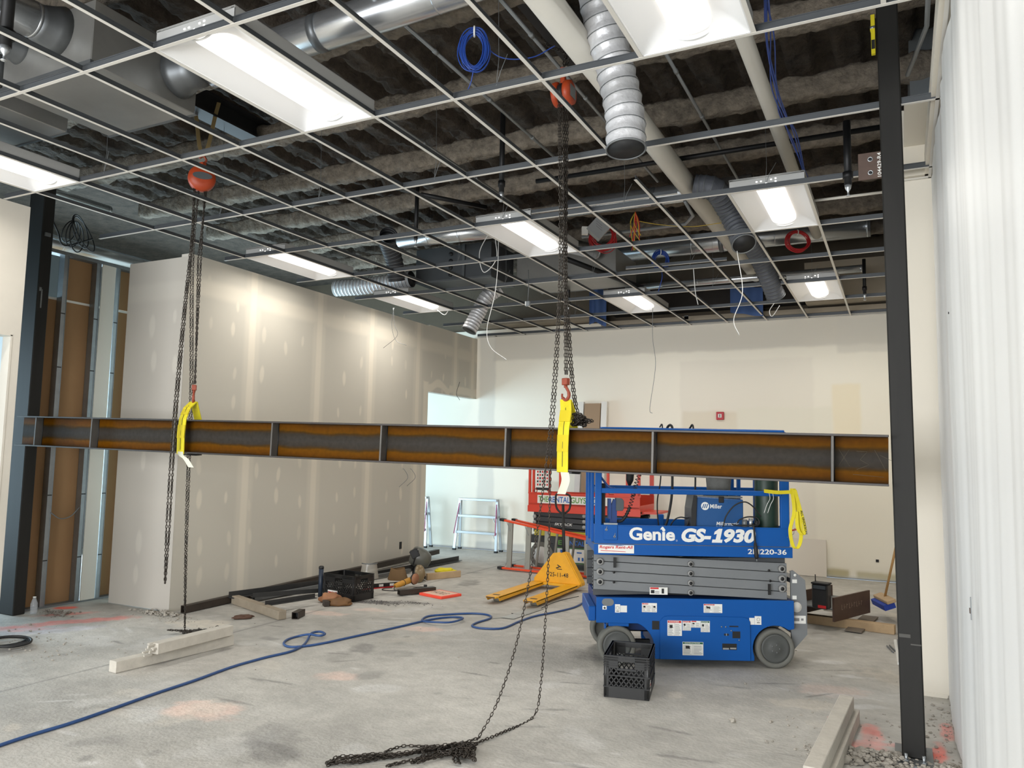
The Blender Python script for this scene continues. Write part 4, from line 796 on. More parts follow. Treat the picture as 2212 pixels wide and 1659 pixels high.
inner = MB(); inner.bb((-.15, .15, .56), (1.38, W_-.15, .6)); inner.cyl((-.1, .1, .7), (-.1, W_-.1, .7), .02, 10); inner.cyl((1.3, .1, .7), (1.3, W_-.1, .7), .02, 10); inner.build('lift_cylinder', m_steelblk, lift)
for k in range(11): MB().cyl((-.197, .08, .6+.028*k), (-.203, .08, .6+.028*k), .005, 8).build('rivet', m_galv, lift)
# platform
pf = MB(); pf.bb((-.2, 0, .985), (1.45, W_, 1.0)); pf.build('platform_floor', m_galvd, lift)
MB().bb((-.2, -.012, .908), (1.466, -.004, .995)).bb((-.2, W_+.004, .908), (1.466, W_+.012, .995)).bb((-.2, -.004, .93), (-.192, W_, .995)).bb((1.458, -.004, .93), (1.466, W_, .995)).build('platform_skirt', m_blue, lift, bevel=.002)
MB().bb((-.195, -.008, 1.0), (1.44, .0, 1.155)).bb((-.1, -.012, 1.148), (1.44, .002, 1.157)).bb((-.195, W_, 1.0), (1.44, W_+.008, 1.155)).bb((-.195, 0, 1.0), (-.187, W_, 1.155)).bb((1.432, 0, 1.0), (1.44, W_, 1.155)).build('toe_board', m_blue, lift, bevel=.002)
MB().bb((-.12, -.018, 1.03), (-.005, -.008, 1.158)).build('hinge_plate', m_blue, lift, bevel=.003); MB().bb((-.12, -.02, 1.158), (-.005, -.004, 1.172)).build('hinge_cap', m_galv, lift)
for x, z in ((-.1, 1.115), (-.03, 1.06)): MB().ring((x, -.022, z), (0, 1, 0), .008, .003, 12, 5).bar((x, -.022, z), (x+.006, -.022, z+.028), .003, .003).build('lynch_pin', m_galv, lift)
def rail(name, pts, r=.02, flat=None): return MB().tube(pts, r, 8, flat=flat).build(name, m_blue, lift)
def post(x, y, z1=1.94, wx=.055, wy=.035): return MB().bb((x-wx/2, y-wy/2, 1.0), (x+wx/2, y+wy/2, z1)).build('rail_post', m_blue, lift, bevel=.006)
post(-.165, .01); post(-.165, W_-.01); post(1.41, .01, 1.94, .075); post(1.4, W_-.01); post(.5, W_-.01, 1.2); post(1.24, .16, 1.94, .06); post(1.16, W_-.02, 1.94, .05)
for y in (0.0, W_):
    MB().bb((-.14, y-.016, 1.42), (1.38, y+.016, 1.462)).build('mid_rail', m_blue, lift, bevel=.004)
    rail('top_rail', crom([(-.165, y, 1.9), (-.15, y, 1.955), (-.08, y, 1.962), (.6, y, 1.962), (1.33, y, 1.962), (1.4, y, 1.95), (1.415, y, 1.88)], 5), .02)
for x in (-.165, 1.41):
    MB().bb((x-.016, 0, 1.42), (x+.016, W_, 1.46)).build('mid_rail', m_blue, lift, bevel=.004); MB().bb((x-.018, 0, 1.93), (x+.018, W_, 1.965)).build('top_rail', m_blue, lift, bevel=.004)
for y in (.12, .4, .62): MB().bb((-.215, y, 1.0), (-.19, y+.04, 1.9)).build('gate_post', m_blue, lift, bevel=.004)
MB().bb((1.17, W_-.2, 1.0), (1.20, W_-.16, 1.95)).bb((1.14, W_-.03, 1.6), (1.42, W_, 1.66)).build('extension_post', m_blue, lift, bevel=.004)
# boarding-side control
ct = MB(); ct.bb((-.075, .05, 1.2), (-.05, .13, 1.37)); ct.prism([(-.06, 1.17), (.0, 1.17), (.0, 1.36), (-.03, 1.37), (-.06, 1.28)], (0, .1, 0), EX, EZ, .04); ct.build('control_bracket', M('lift_blue_dark', (10, 52, 110), .45), lift)
MB().prism([(.0, 1.27), (.045, 1.27), (.057, 1.29), (.057, 1.355), (.04, 1.375), (-.01, 1.375), (-.01, 1.27)], (0, .14, 0), EX, EZ, .1).build('control_box', M('control_grey', (70, 76, 80), .55), lift, bevel=.003)
hx = []; base = np.array([.06, .1, 1.18])
cp = crom([(.0, .09, 1.18), (.05, .08, 1.19), (.1, .08, 1.27), (.135, .08, 1.38), (.16, .08, 1.48), (.2, .08, 1.6), (.25, .09, 1.75), (.27, .1, 1.93)], 30)
n_ = len(cp)
for i, q in enumerate(cp):
    d = unit(cp[min(i+1, n_-1)]-cp[max(i-1, 0)]); x, y, _ = frame(d); a = i*.9; rr = .012+.006*min(1, i/n_*2); hx.append(q+rr*(math.cos(a)*x+math.sin(a)*y))
MB().tube(hx, .0035, 5).build('coiled_cord', m_black, lift); MB().tube(cp[:70], .0125, 8).build('cord_sleeve', m_black, lift)
MB().bb((-.13, .06, 1.16), (-.1, .1, 1.5)).build('fold_hinge', m_black, lift); MB().tube(crom([(-.14, .02, 1.55), (-.1, .03, 1.5), (-.07, .02, 1.47), (-.02, .01, 1.455)], 4), .01, 6).build('brace_tube', M('lift_blue_dark', (10, 52, 110), .45), lift)
# right end ladder plate
lp = MB().prism([(1.468, .785), (1.5, .795), (1.6, .715), (1.612, .55), (1.612, .265), (1.49, .13), (1.478, .2), (1.478, .785)], (0, .1, 0), EX, EZ, .02).build('entry_ladder', m_grey, lift, bevel=.003)
MB().prism([(1.468, .785), (1.5, .795), (1.6, .715), (1.612, .55), (1.612, .265), (1.49, .13), (1.478, .2), (1.478, .785)], (0, .66, 0), EX, EZ, .02).build('ladder_side', m_grey, lp)
for z in (.28, .5, .7): MB().bb((1.5, .1, z-.02), (1.59, .65, z+.02)).build('rung', m_grey, lp)
MB().cyl((1.525, .0785, .49), (1.525, .0795, .49), .043, 20).build('hole_light', m_wht, lp)
dp = plate('decal', 1.48, .355, 1.60, .42, m_wht, .0775, .002); MB().bb((1.5, .0765, .375), (1.545, .0775, .4)).bb((1.56, .0765, .38), (1.58, .0775, .398)).build('print', m_lgry, dp)
plate('decal', 1.49, .555, 1.525, .585, m_wht, .0775, .002); plate('decal', 1.49, .69, 1.53, .72, m_wht, .0775, .002); MB().cyl((1.515, .0785, .755), (1.515, .0795, .755), .012, 14).build('hole_light', m_wht, lp)
# decals
def decal(x, z, wd, h, y, head=None, title='', cells=1, tw=.6):
    d = plate('decal', x, z, x+wd, z+h, m_wht, y-.002, .002); b = MB(); y2 = y-.0026
    if head: b.bb((x+.003, y2, z+h*.84), (x+wd*tw, y2+.0006, z+h*.98)); b.build('header', head, d); b = MB()
    cw = wd/cells
    r = random.Random(int(x*1000+z*77))
    for c in range(cells):
        top = z+h*(.78 if head else .9); nl = max(2, int(h/.011))
        for k in range(nl):
            zz = top-(k+1)*(h*.72)/nl; b.bb((x+c*cw+cw*.08, y2, zz), (x+c*cw+cw*r.uniform(.6, .93), y2+.0006, zz+.0028))
        if c % 2 == 0: b.bb((x+c*cw+cw*.3, y2-.0001, z+h*.5), (x+c*cw+cw*.7, y2+.0005, z+h*.7), 1); b.box((x+c*cw+cw*.5, y2, z+h*.6), (cw*.5, .0008, .006), roty(.6), 1)
        if c: b.bb((x+c*cw-.0008, y2, z+.002), (x+c*cw+.0008, y2+.0006, z+h*.82))
    b.build('print', [m_lgry, m_lblk], d)
    if title: ltext(title, x+wd*.1, z+h*.875, wd*tw*.75, h*.075, m_wht, y2, d, bold=.02)
    return d
decal(.205, .44, .125, .075, 0, m_lred, 'DANGER', 3, .42); decal(.72, .445, .155, .072, 0, m_lred, 'DANGER', 2, .58)
decal(.475-.06, .255, .12, .125, -.0145, m_lred, 'DANGER', 2, .95); decal(.54, .3, .07, .078, -.0145, m_lred, 'DANGER', 2, .95); decal(.612, .325, .078, .055, -.0145, m_lred, '', 2, .55); decal(.692, .29, .075, .09, -.0145, m_lgrn, 'INSTRUCTIONS', 2, .95)
decal(.54, .1, .172, .108, -.0145, m_lgrn, 'INSTRUCTIONS', 2, .98)
for x, f in ((-.02, 1), (1.1, -1)):
    a, b2 = (x, x+.045) if f > 0 else (x, x+.055)
    plate('decal', a, .432 if f > 0 else .355, a+.043, .5 if f > 0 else .41, m_wht, -.002, .002); o = plate('decal', a+.045, .435 if f > 0 else .355, a+.1, .49 if f > 0 else .425, m_wht, -.002, .002)
    cc = (a+.021, .47) if f > 0 else (a+.075, .398); MB().ring((cc[0], -.0026, cc[1]), (0, 1, 0), .013, .0016, 18, 4).bb((cc[0]-.012, -.003, cc[1]-.03), (cc[0]+.012, -.0022, cc[1]-.022)).build('print', m_lgry, o)
plate('decal', -.125, .455, -.09, .485, m_wht, -.002, .002); MB().box((-.107, -.0026, .468), (.016, .0006, .014), roty(.7)).build('print', m_lblk, lift)
d = plate('decal', .27, .585, .42, .645, m_wht, .002, .002); MB().bb((.275, .001, .63), (.345, .0025, .643)).build('header', m_lred, d); MB().bb((.28, .001, .595), (.31, .0025, .622)).bb((.37, .001, .595), (.39, .0025, .635)).build('print', m_lblk, d); MB().bb((.315, .001, .595), (.35, .0025, .6)).bb((.315, .001, .607), (.35, .0025, .612)).build('print', m_lgry, d)
# lettering
ltext('Genie', .095, 1.032, .385, .108, m_wht, -.0092, bold=.032); MB().prism([(0, 0), (.042, 0), (.021, .03)], (.355, -.0086, 1.125), EX, EZ, .001).build('lettering', m_wht, lift); MB().bb((.375-.018, -.0094, 1.105), (.40-.003, -.0088, 1.124)).build('letter_gap', m_blue, lift)
MB().ring((.495, -.009, 1.035), (0, 1, 0), .006, .0012, 14, 4).build('lettering', m_wht, lift)
ltext('GS-', .535, 1.024, .25, .116, m_wht, -.0092, bold=.05, shear=.2); ltext('930', .89, 1.024, .27, .116, m_wht, -.0092, bold=.05, shear=.2)
MB().prism([(0, 0), (.085, 0), (.09, .026), (.07, .026), (.09, .116), (.06, .116), (.024, .09), (.018, .066), (.043, .074), (.032, .026), (.005, .026)], (.79, -.0084, 1.024), EX, EZ, .001).build('lettering', m_wht, lift)
r1 = plate('rental_sticker', -.165, .922, .135, .99, m_wht, -.0145, .002); ltext('Rogers Rent-All', -.155, .952, .28, .033, m_lred, -.0152, r1, bold=.022, shear=.15); MB().prism([(0, 0), (.21, -.009), (.21, -.013), (.0, -.005)], (-.145, -.0147, .946), EX, EZ, .0006).prism([(0, 0), (.12, .005), (.17, .0)], (-.1, -.0147, .984), EX, EZ, .0006, 1).build('sticker_stripe', [m_lred, M('label_blue', (24, 60, 130), .5)], r1)
ltext('2N220-36', 1.09, .935, .325, .043, m_wht, -.0125, bold=.02)

# ---- things on the platform (lift-local placement)
def lp3(x, y, z): c, s = math.cos(LA), math.sin(LA); return np.array([LO[0]+x*c-y*s, LO[1]+x*s+y*c, z])
m_wblue = M('welder_blue', (28, 78, 132), .4, .1)
wd = thing('welder', 'dark blue box-shaped welding machine on the blue lift platform', 'welding machine', lp3(.86, .275, 1.0), LA)
MB().prism([(-.2, .0), (.21, 0), (.21, .385), (-.19, .405), (-.2, .39)], (0, 0, 0), EX, EZ, .24).build('case', m_wblue, wd, bevel=.006); wd.location[2] += 0
MB().prism([(-.24, .0), (-.2, 0), (-.185, .415), (-.215, .42), (-.235, .3)], (0, .01, 0), EX, EZ, .27).build('front_bezel', m_blackp, wd, bevel=.004)
MB().bb((-.18, -.235, .395), (.205, -.01, .408)).build('lid', m_galvd, wd); MB().bb((.0, -.247, .355), (.045, -.238, .41)).build('latch', m_black, wd, bevel=.006); MB().tube([(-.1, -.12, .41), (-.09, -.12, .43), (.1, -.12, .43), (.11, -.12, .41)], .008, 6).build('handle', m_black, wd)
def wt(s, x, z, w2, h, mat, **k): return text(s, w2, h, mat, (x, -.2412, z), EX, EZ, wd, **k)
MB().prism([(.034*math.cos(a), .034*math.sin(a)) for a in np.linspace(0, 2*PI, 24, endpoint=False)], (-.115, -.2404, .325), EX, EZ, .001).build('emblem', m_wht, wd)
for q in (-.016, 0, .016): MB().prism([(-.011, -.018), (-.003, -.018), (.011, .018), (.003, .018)], (-.115+q, -.2416, .325), EX, EZ, .0006).build('emblem_bar', m_wblue, wd)
wt('Miller', -.072, .306, .1, .036, m_wht, bold=.012); wt('Millermatic', -.02, .165, .19, .03, m_wht, bold=.008, shear=.15); wt('211', -.025, .135, .05, .022, m_wht, bold=.02, shear=.15)
bk = thing('bucket', 'battered grey bucket standing on the dark blue welding machine', 'bucket', lp3(.94, .34, 1.43), LA)
MB().lathe([(.1, 0), (.125, .3), (.13, .3), (.13, .31), (.12, .31), (.095, .012)], (0, 0, 0), (0, 0, 1), 28).build('shell', M('bucket_grey', (150, 150, 146), .7, .1, .25, 9), bk); MB().ring((0, 0, .27), (0, 0, 1), .125, .005, 28, 6).build('rim', m_galvd, bk)
bo = MB(); bo.bb((-.14, -.12, 0), (.16, .1, .012)); tag(bo.build('dark_board', m_steelblk, None, lp3(.92, .3, 1.413)), 'thin dark slab lying under the grey bucket', 'board').rotation_euler = (0, 0, LA)
gt = thing('gas_cylinder', 'dark green gas cylinder strapped upright in the corner of the blue lift', 'gas cylinder', lp3(1.305, .16, 1.0), LA)
MB().lathe([(.09, 0), (.098, .02), (.098, .62), (.085, .68), (.05, .73), (.025, .75)], (0, 0, 0), (0, 0, 1), 24).build('shell', M('cylinder_green', (30, 52, 40), .45), gt); MB().cyl((0, 0, .74), (0, 0, .82), .018, 12).build('valve', M('brass', (160, 130, 60), .35, .8), gt)
ys = thing('web_sling', 'yellow ratchet strap tied round the blue rail post, its looped end hanging down', 'sling', lp3(1.43, -.03, 1.0), LA)
MB().ribbon(crom([(-.21, -.02, .465), (-.1, -.025, .455), (.0, -.03, .46), (.03, -.03, .46)], 4), (0, 0, 1), .03, .004).build('webbing', m_yel, ys)
MB().ribbon(crom([(.02, -.03, .49), (.035, -.035, .3), (.0, -.035, .15), (.02, -.035, .02), (.06, -.035, .0), (.09, -.035, .1), (.07, -.035, .3), (.035, -.03, .49)], 7), [unit((math.cos(.6), -.7, 0))]*50, .03, .004).build('hanging_loop', m_yel, ys)
MB().ribbon(crom([(.04, -.045, .48), (.08, -.05, .32), (.115, -.05, .17), (.1, -.05, .11), (.06, -.045, .16), (.05, -.045, .3)], 7), [unit((1, -.6, 0))]*36, .028, .004).build('hanging_loop', m_yel, ys)
text('ALL ERICKSON', .2, .018, m_lblk, (.075, -.062, .31), (.22, 0, -1), (1, 0, .22), ys, 'lettering', bold=.02)
rf = MB().bar((1.44, .0, 1.13), (1.53, -.01, 1.155), .025, .012).build('red_flag', M('flag_red', (196, 66, 62), .6), None); 
o = thing('warning_flag', 'small red tag sticking out under the hanging yellow strap', 'tag', LO, LA); rf.parent = o; MB().tube([(1.42, -.02, 1.08), (1.47, -.03, 1.11), (1.48, -.03, 1.16)], .002, 5).build('wire', m_galvd, o)
def lcable(pts, r, label, mat=m_black): tag(MB().tube(crom([lp3(*p) for p in pts], 7), r, 7).build('power_cable', mat), label, 'cable')
lcable([(.33, .2, 1.0), (.42, .15, 1.12), (.46, .1, 1.3), (.47, .05, 1.5), (.46, .02, 1.8), (.46, .0, 1.985), (.43, .06, 1.985), (.4, .1, 1.8)], .011, 'thick black cable looped over the blue rail, left one')
lcable([(.42, .2, 1.01), (.38, .2, 1.15), (.36, .15, 1.35), (.37, .05, 1.55), (.38, .02, 1.98), (.36, .04, 1.99)], .006, 'slim black cable hanging over the blue rail at its left third')
lcable([(.57, .2, 1.02), (.61, .12, 1.15), (.66, .08, 1.35), (.665, .04, 1.6), (.64, .0, 1.985), (.62, .05, 1.985)], .008, 'black cable hanging over the blue rail nearest the welding machine')
lcable([(.46, .25, 1.02), (.5, .2, 1.17), (.58, .2, 1.215), (.67, .2, 1.17), (.7, .25, 1.05)], .006, 'black cable arching low between the rail and the welding machine')
lcable([(.88, -.035, 1.16), (.9, -.05, 1.25), (.97, -.06, 1.34), (1.06, -.06, 1.37), (1.14, -.05, 1.32), (1.2, -.02, 1.25)], .006, 'black lead arching across the right half of the welding machine')
lcable([(1.0, -.03, 1.19), (1.02, -.03, 1.22), (1.09, -.03, 1.245), (1.17, -.02, 1.235), (1.18, -.03, 1.185), (1.1, -.04, 1.175), (.98, -.04, 1.175), (.95, -.04, 1.185)], .006, 'black lead coiled on the toe board at the right')
cw = thing('extension_cord', 'black cord with a plug hanging over the side panel of the blue lift', 'cord'); MB().tube(crom([lp3(1.13, .0, 1.19), lp3(1.135, -.03, 1.17), lp3(1.14, -.035, 1.1), lp3(1.145, -.035, 1.02)], 6), .008, 7).build('cable', m_black, cw); MB().tube([lp3(1.145, -.035, 1.03), lp3(1.15, -.035, .98), lp3(1.155, -.035, .92), lp3(1.157, -.035, .9)], [.012, .017, .018, .013], 8).build('plug', m_black, cw); MB().cyl(lp3(1.157, -.035, .9), lp3(1.158, -.035, .88), .003, 6).build('prong', m_alu, cw)
o = thing('wire_feeder', 'cluster of grey and black hose fittings beside the welding machine', 'fitting', lp3(1.12, .0, 1.16), LA); MB().cyl((-.05, 0, .0), (-.05, 0, .06), .022, 12).build('grey_fitting', m_galvd, o); MB().cyl((0, 0, .0), (.0, 0, .07), .017, 12).build('silver_fitting', m_alu, o); MB().cyl((.05, .02, .0), (.06, .02, .05), .02, 12).build('black_fitting', m_black, o); MB().bb((-.09, .04, 0), (-.06, .08, .09)).build('blue_fitting', m_blue, o)
for q, xx in ((0, 1.27), (1, 1.3)): tag(MB().tube(crom([lp3(xx, -.02, 1.46), lp3(xx+.005, -.03, 1.4), lp3(xx-.02, -.03, 1.35), lp3(xx-.045, -.03, 1.28)], 5), .0025, 5).build('tie_wire', m_cable_w), 'bent white tie wire hanging on the blue mid rail, %s one' % ('left' if not q else 'right'), 'wire')
tag(MB().lathe([(.012, 0), (.035, .05), (.04, .2), (.03, .3)], lp3(.17, .5, 1.47), (.05, 0, 1), 12).build('black_glove', m_black), 'black glove hanging behind the blue rail by the coiled cord', 'glove')
# ================================================================ CRATES
m_crate = M('crate_black', (30, 30, 30), .42)
def crate(loc, rz, Wd, Dp, H, label):
    c = thing('milk_crate', label, 'crate', loc, rz); T = .012
    # local frame: front-left-bottom corner at origin, x along the width, y along the depth
    def wall(o, ex, L, name):
        o = np.array(o, float); ex = np.array(ex, float); b = MB(); n = np.array([ex[1], -ex[0], 0])  # outward
        def pl(a, z0, a1, z1, t=T, out=0):
            p = o+ex*((a+a1)/2)-n*(t/2-out); b.box((p[0], p[1], (z0+z1)/2), (abs(ex[0])*(a1-a)+abs(ex[1])*t, abs(ex[1])*(a1-a)+abs(ex[0])*t, z1-z0))
        pl(0, .0, L, .075); pl(0, 0, .035, H); pl(L-.035, 0, L, H); pl(.02, H*.7, L*.5-.06, H); pl(L*.5+.06, H*.7, L-.02, H); pl(.02, H*.86, L-.02, H); pl(L*.5-.07, H*.655, L*.5+.07, H*.7, T, .004)
        for z in (.075, .155): pl(0, z-.004, L, z+.004, T, .004)
        for k in range(5): pl(0, H-.008-.017*k, L if k < 2 else L*.5-.06, H-.003-.017*k, T, .004); 
        for k in range(2, 5): pl(L*.5+.06, H-.008-.017*k, L, H-.003-.017*k, T, .004)
        pl(0, H-.008, L, H, .018, .003)
        # diamond lattice
        z0, z1 = .075, H*.7; n_ = int((L-.07)/.036)
        for k in range(-4, n_+4):
            for s in (1, -1):
                a0 = .035+k*.036; a1 = a0+s*(z1-z0)*.8; za, zb = z0, z1
                lo, hi = .035, L-.035
                def cl(a, z, a2, z2, lim): f = (lim-a)/(a2-a); return lim, z+(z2-z)*f
                p, q = (a0, za), (a1, zb)
                if max(p[0], q[0]) <= lo or min(p[0], q[0]) >= hi: continue
                if p[0] < lo: p = cl(*p, *q, lo)
                if p[0] > hi: p = cl(*p, *q, hi)
                if q[0] < lo: q = cl(*q, *p, lo)
                if q[0] > hi: q = cl(*q, *p, hi)
                P = o+ex*p[0]-n*T*.5; Q = o+ex*q[0]-n*T*.5
                b.bar((P[0], P[1], p[1]), (Q[0], Q[1], q[1]), .0045, .008)
        b.build(name, m_crate, c)
    wall((0, 0, 0), (1, 0, 0), Wd, 'side_wall'); wall((Wd, 0, 0), (0, 1, 0), Dp, 'side_wall'); wall((Wd, Dp, 0), (-1, 0, 0), Wd, 'side_wall'); wall((0, Dp, 0), (0, -1, 0), Dp, 'side_wall')
    f = MB()
    for k in range(1, 9): f.bb((Wd*k/9-.004, .01, .006), (Wd*k/9+.004, Dp-.01, .014))
    for k in range(1, 12): f.bb((.01, Dp*k/12-.004, .006), (Wd-.01, Dp*k/12+.004, .014))
    f.build('floor_grid', m_crate, c)
    for x, y in ((0, 0), (Wd, 0), (0, Dp), (Wd, Dp)): MB().cyl((x+(.012 if x == 0 else -.012), y+(.012 if y == 0 else -.012), .012), (x+(.012 if x == 0 else -.012), y+(.012 if y == 0 else -.012), H-.004), .014, 12).build('corner_post', m_crate, c)
    return c
c1_ = crate((1.715, 2.684, .002), math.radians(11.5), .325, .46, .295, 'black plastic milk crate on the floor in front of the blue lift')
MB().bb((.3255, .05, .05), (.327, .1, .12)).bb((.326, .06, .085), (.3276, .09, .1), 1).build('sticker', [m_wht, m_lred], c1_)
c2_ = crate((-2.031, 4.584, .002), math.radians(83.4), .335, .5, .29, 'black plastic milk crate among the steel tubes by the left partition')
s2_ = MB().bb((-.0035, .26, .05), (-.001, .42, .1)).build('sticker', m_wht, c2_); text('Rogers Rent-All', .14, .03, m_lred, (-.0042, .41, .06), (0, -1, 0), (0, 0, 1), s2_, bold=.03)
MB().cyl((-.01, .53, .0), (-.01, .53, .335), .028, 14).build('blue_post', M('post_navy', (30, 42, 58), .5), None).parent = (pt := thing('short_post', 'dark navy steel post with a domed cap standing behind the milk crate', 'post', (-2.031-.03, 4.584+.03, 0), math.radians(83.4))); MB().lathe([(.03, .0), (.032, .012), (.028, .03), (.012, .036)], (-.01, .53, .33), (0, 0, 1), 14).build('cap', m_steelblk, pt)

# ================================================================ PALLET JACK
m_pj = M('jack_yellow', (226, 164, 22), .45, 0, .12, 7); pj = thing('pallet_jack', 'yellow pallet jack with worn forks and a black loop handle', 'pallet jack', (-.385, 5.33, 0))
for s in (-1, 1):
    x0 = -.33 if s < 0 else .155; f = MB(); x1 = x0+.165
    f.prism([(x0+.02, 0), (x1-.02, 0), (x1, .06), (x1, 1.35), (x0, 1.35), (x0, .06)], (0, 0, .07), (1, 0, 0), (0, 1, 0), .018); f.prism([(.03, .085), (.08, .03), (1.35, .045), (1.35, .085)], (x0, 0, 0), (0, 1, 0), (0, 0, 1), .006); f.prism([(.03, .085), (.08, .03), (1.35, .045), (1.35, .085)], (x1-.006, 0, 0), (0, 1, 0), (0, 0, 1), .006)
    o = f.build('fork', m_pj, pj, bevel=.003); MB().bb((x0+.04, .13, .0885), (x1-.04, .17, .0895)).build('slot', m_black, o); MB().tube([(x0+.004, .065, .082), (x0+.03, .0, .08), (x1-.03, 0, .08), (x1-.004, .065, .082)], .007, 5).build('worn_tip', m_rust, o)
    MB().cyl((x0+.035, .2, .04), (x1-.035, .2, .04), .04, 20).build('fork_roller', M('roller_grey', (110, 106, 96), .6), pj)
MB().prism([(-.33, .06), (.325, .06), (.325, .1), (.11, .46), (.03, .475), (-.06, .46), (-.33, .12)], (0, 1.4, 0), (1, 0, 0), (0, 0, 1), .025).build('frame_plate', m_pj, pj, bevel=.003)
MB().prism([(.3, .06), (.335, .06), (.335, .1), (.12, .465), (.06, .475)], (0, 1.52, 0), (1, 0, 0), (0, 0, 1), .13).bb((-.33, 1.3, .055), (.325, 1.5, .085)).build('frame_side', m_pj, pj, bevel=.003)
text('25-11-48', .26, .055, m_lblk, (-.1, 1.373, .16), (1, 0, 0), (0, 0, 1), pj, bold=.01, spacing=1.1)
MB().box((.03, 1.3735, .3), (.06, .001, .012), roty(.5)).box((.01, 1.3735, .28), (.05, .001, .014), roty(-.4)).box((.035, 1.3735, .26), (.07, .001, .01)).build('scuffed_emblem', m_lblk, pj)
MB().cyl((-.02, 1.62, .05), (-.02, 1.62, .36), .05, 16).cyl((-.08, 1.7, .1), (.04, 1.7, .1), .1, 22).bb((-.06, 1.56, .3), (.03, 1.7, .42)).build('pump', m_steelblk, pj)
MB().tube([(-.005, 1.62, .38), (-.03, 1.66, .62), (-.07, 1.72, 1.08)], [.024, .022, .02], 10).build('handle_shaft', m_black, pj)
hc = np.array([-.075, 1.73, 1.1]); ex_ = np.array([.96, .1, 0])
MB().tube(crom([hc+(-.0, 0, -.16), hc+ex_*-.09+(0, 0, -.08), hc+ex_*-.11+(0, 0, .05), hc+ex_*-.08+(0, 0, .12), hc+ex_*.08+(0, 0, .11), hc+ex_*.11+(0, 0, .03), hc+ex_*.09+(0, 0, -.09), hc+(.0, 0, -.16)], 5), .014, 8).build('handle_loop', m_black, pj)
for k in range(2): MB().cyl((-.1+.1*k, 1.7, .1), (-.02+.1*k, 1.7, .1), .1, 22).build('steer_wheel', m_tyre, pj)

# ================================================================ RED SCISSOR LIFT
rl = thing('scissor_lift', 'red scissor lift with black arms parked behind the orange ladder', 'scissor lift', (-1.58, 8.32, 0), math.radians(1.5)); m_dk = M('arm_black', (46, 48, 50), .5); m_redd = M('lift_red_dark', (150, 36, 24), .45)
MB().bb((0, 0, .88), (1.8, .008, 1.0)).bb((-.01, -.008, .86), (1.81, .0, .96)).bb((0, .008, .88), (.01, .8, 1.02)).bb((1.79, 0, .88), (1.8, .8, 1.02)).bb((0, .8, .88), (1.8, .81, 1.15)).build('platform_skirt', m_red, rl, bevel=.003)
MB().bb((0, 0, .97), (1.8, .006, 1.16)).bb((-.005, -.004, 1.14), (1.81, .012, 1.165)).bb((1.4, .0, 1.16), (1.81, .01, 1.2)).build('toe_board', m_red, rl, bevel=.002)
MB().bb((0, .01, .9), (1.8, .8, .93)).build('platform_floor', m_galvd, rl)
bn = MB().bb((.16, -.0125, 1.0), (1.45, -.009, 1.125)).build('banner', m_wht, rl); xx = .18
for s, wv, m in (('THE', .165, M('letter_green', (90, 150, 60), .5)), ('RENTAL', .345, M('letter_blue', (36, 100, 180), .5)), ('GUYS', .25, MATS['letter_green']), ('.COM', .24, MATS['letter_blue'])):
    text(s, wv, .088, m, (xx, -.0132, 1.02), EX, EZ, bn, bold=.02); xx += wv+.012
for x in (0.015, .08, .53, .6, 1.3, 1.78):
    MB().bb((x-.02, .0, 1.15), (x+.02, .035, 1.98)).build('rail_post', m_red, rl, bevel=.004)
for y in (.015, .79):
    for z in (1.55, 1.96): MB().bb((0, y-.015, z-.018), (1.8, y+.015, z+.018)).build('guard_rail', m_red, rl, bevel=.004)
for x in (.02, 1.78):
    for z in (1.55, 1.96): MB().bb((x-.015, 0, z-.018), (x+.015, .8, z+.018)).build('guard_rail', m_red, rl, bevel=.004)
MB().bb((1.74, .76, 1.15), (1.8, .8, 1.98)).bb((0, .76, 1.15), (.05, .8, 1.98)).bb((1.36, .74, 1.0), (1.4, .8, 1.98)).build('rear_post', m_red, rl)
for x in (.12, .56, 1.7): MB().ring((x, -.002, 1.19), (0, 1, 0), .028, .007, 16, 6).build('lifting_ring', m_redd, rl)
nt_ = MB().bb((.13, -.004, 1.24), (.34, .0, 1.62)).build('notice_board', m_wht, rl); b = MB(); b.bb((.125, -.002, 1.2), (.345, .004, 1.24)); b.bb((.34, -.002, 1.2), (.347, .004, 1.62)); b.build('board_edge', m_black, nt_); b = MB()
for i in range(5):
    for j in range(6): b.bb((.145+.04*i, -.0052, 1.27+.05*j), (.17+.04*i, -.0042, 1.3+.05*j), (i+j) % 2)
b.bb((.19, -.0052, 1.58), (.3, -.0042, 1.61)); b.build('print', [m_lred, m_lblk], nt_)
for k in range(4):
    z = .82-.085*k
    for y, s in ((.08, 1), (.14, -1), (.66, 1), (.72, -1)): MB().prism([(.06, z-.038+.02*s), (1.75, z-.038-.02*s), (1.75, z+.036-.02*s), (.06, z+.036+.02*s)], (0, y+.04, 0), EX, EZ, .04).build('scissor_arm', m_dk, rl, bevel=.004)
for x, z in ((.92, .83), (.92, .745), (.92, .66), (.1, .79), (.1, .7)): MB().lathe([(.03, 0), (.03, -.02), (.015, -.03)], (x, .04, z), (0, 1, 0), 16).build('pivot_pin', M('pin_zinc', (150, 150, 148), .5), rl)
d = MB().cyl((1.08, .0385, .665), (1.08, .0365, .665), .055, 24).build('warning_disc', m_wht, rl); MB().ring((1.08, .036, .665), (0, 1, 0), .047, .006, 24, 5).box((1.08, .0355, .665), (.09, .001, .01), roty(.8)).build('red_ring', m_lred, d); MB().box((1.08, .0355, .665), (.03, .001, .05), roty(.2)).build('hand_print', m_lblk, d)
text('SKYJACK', .3, .05, m_wht, (.43, .038, .655), EX, EZ, rl, bold=.01, shear=.3)
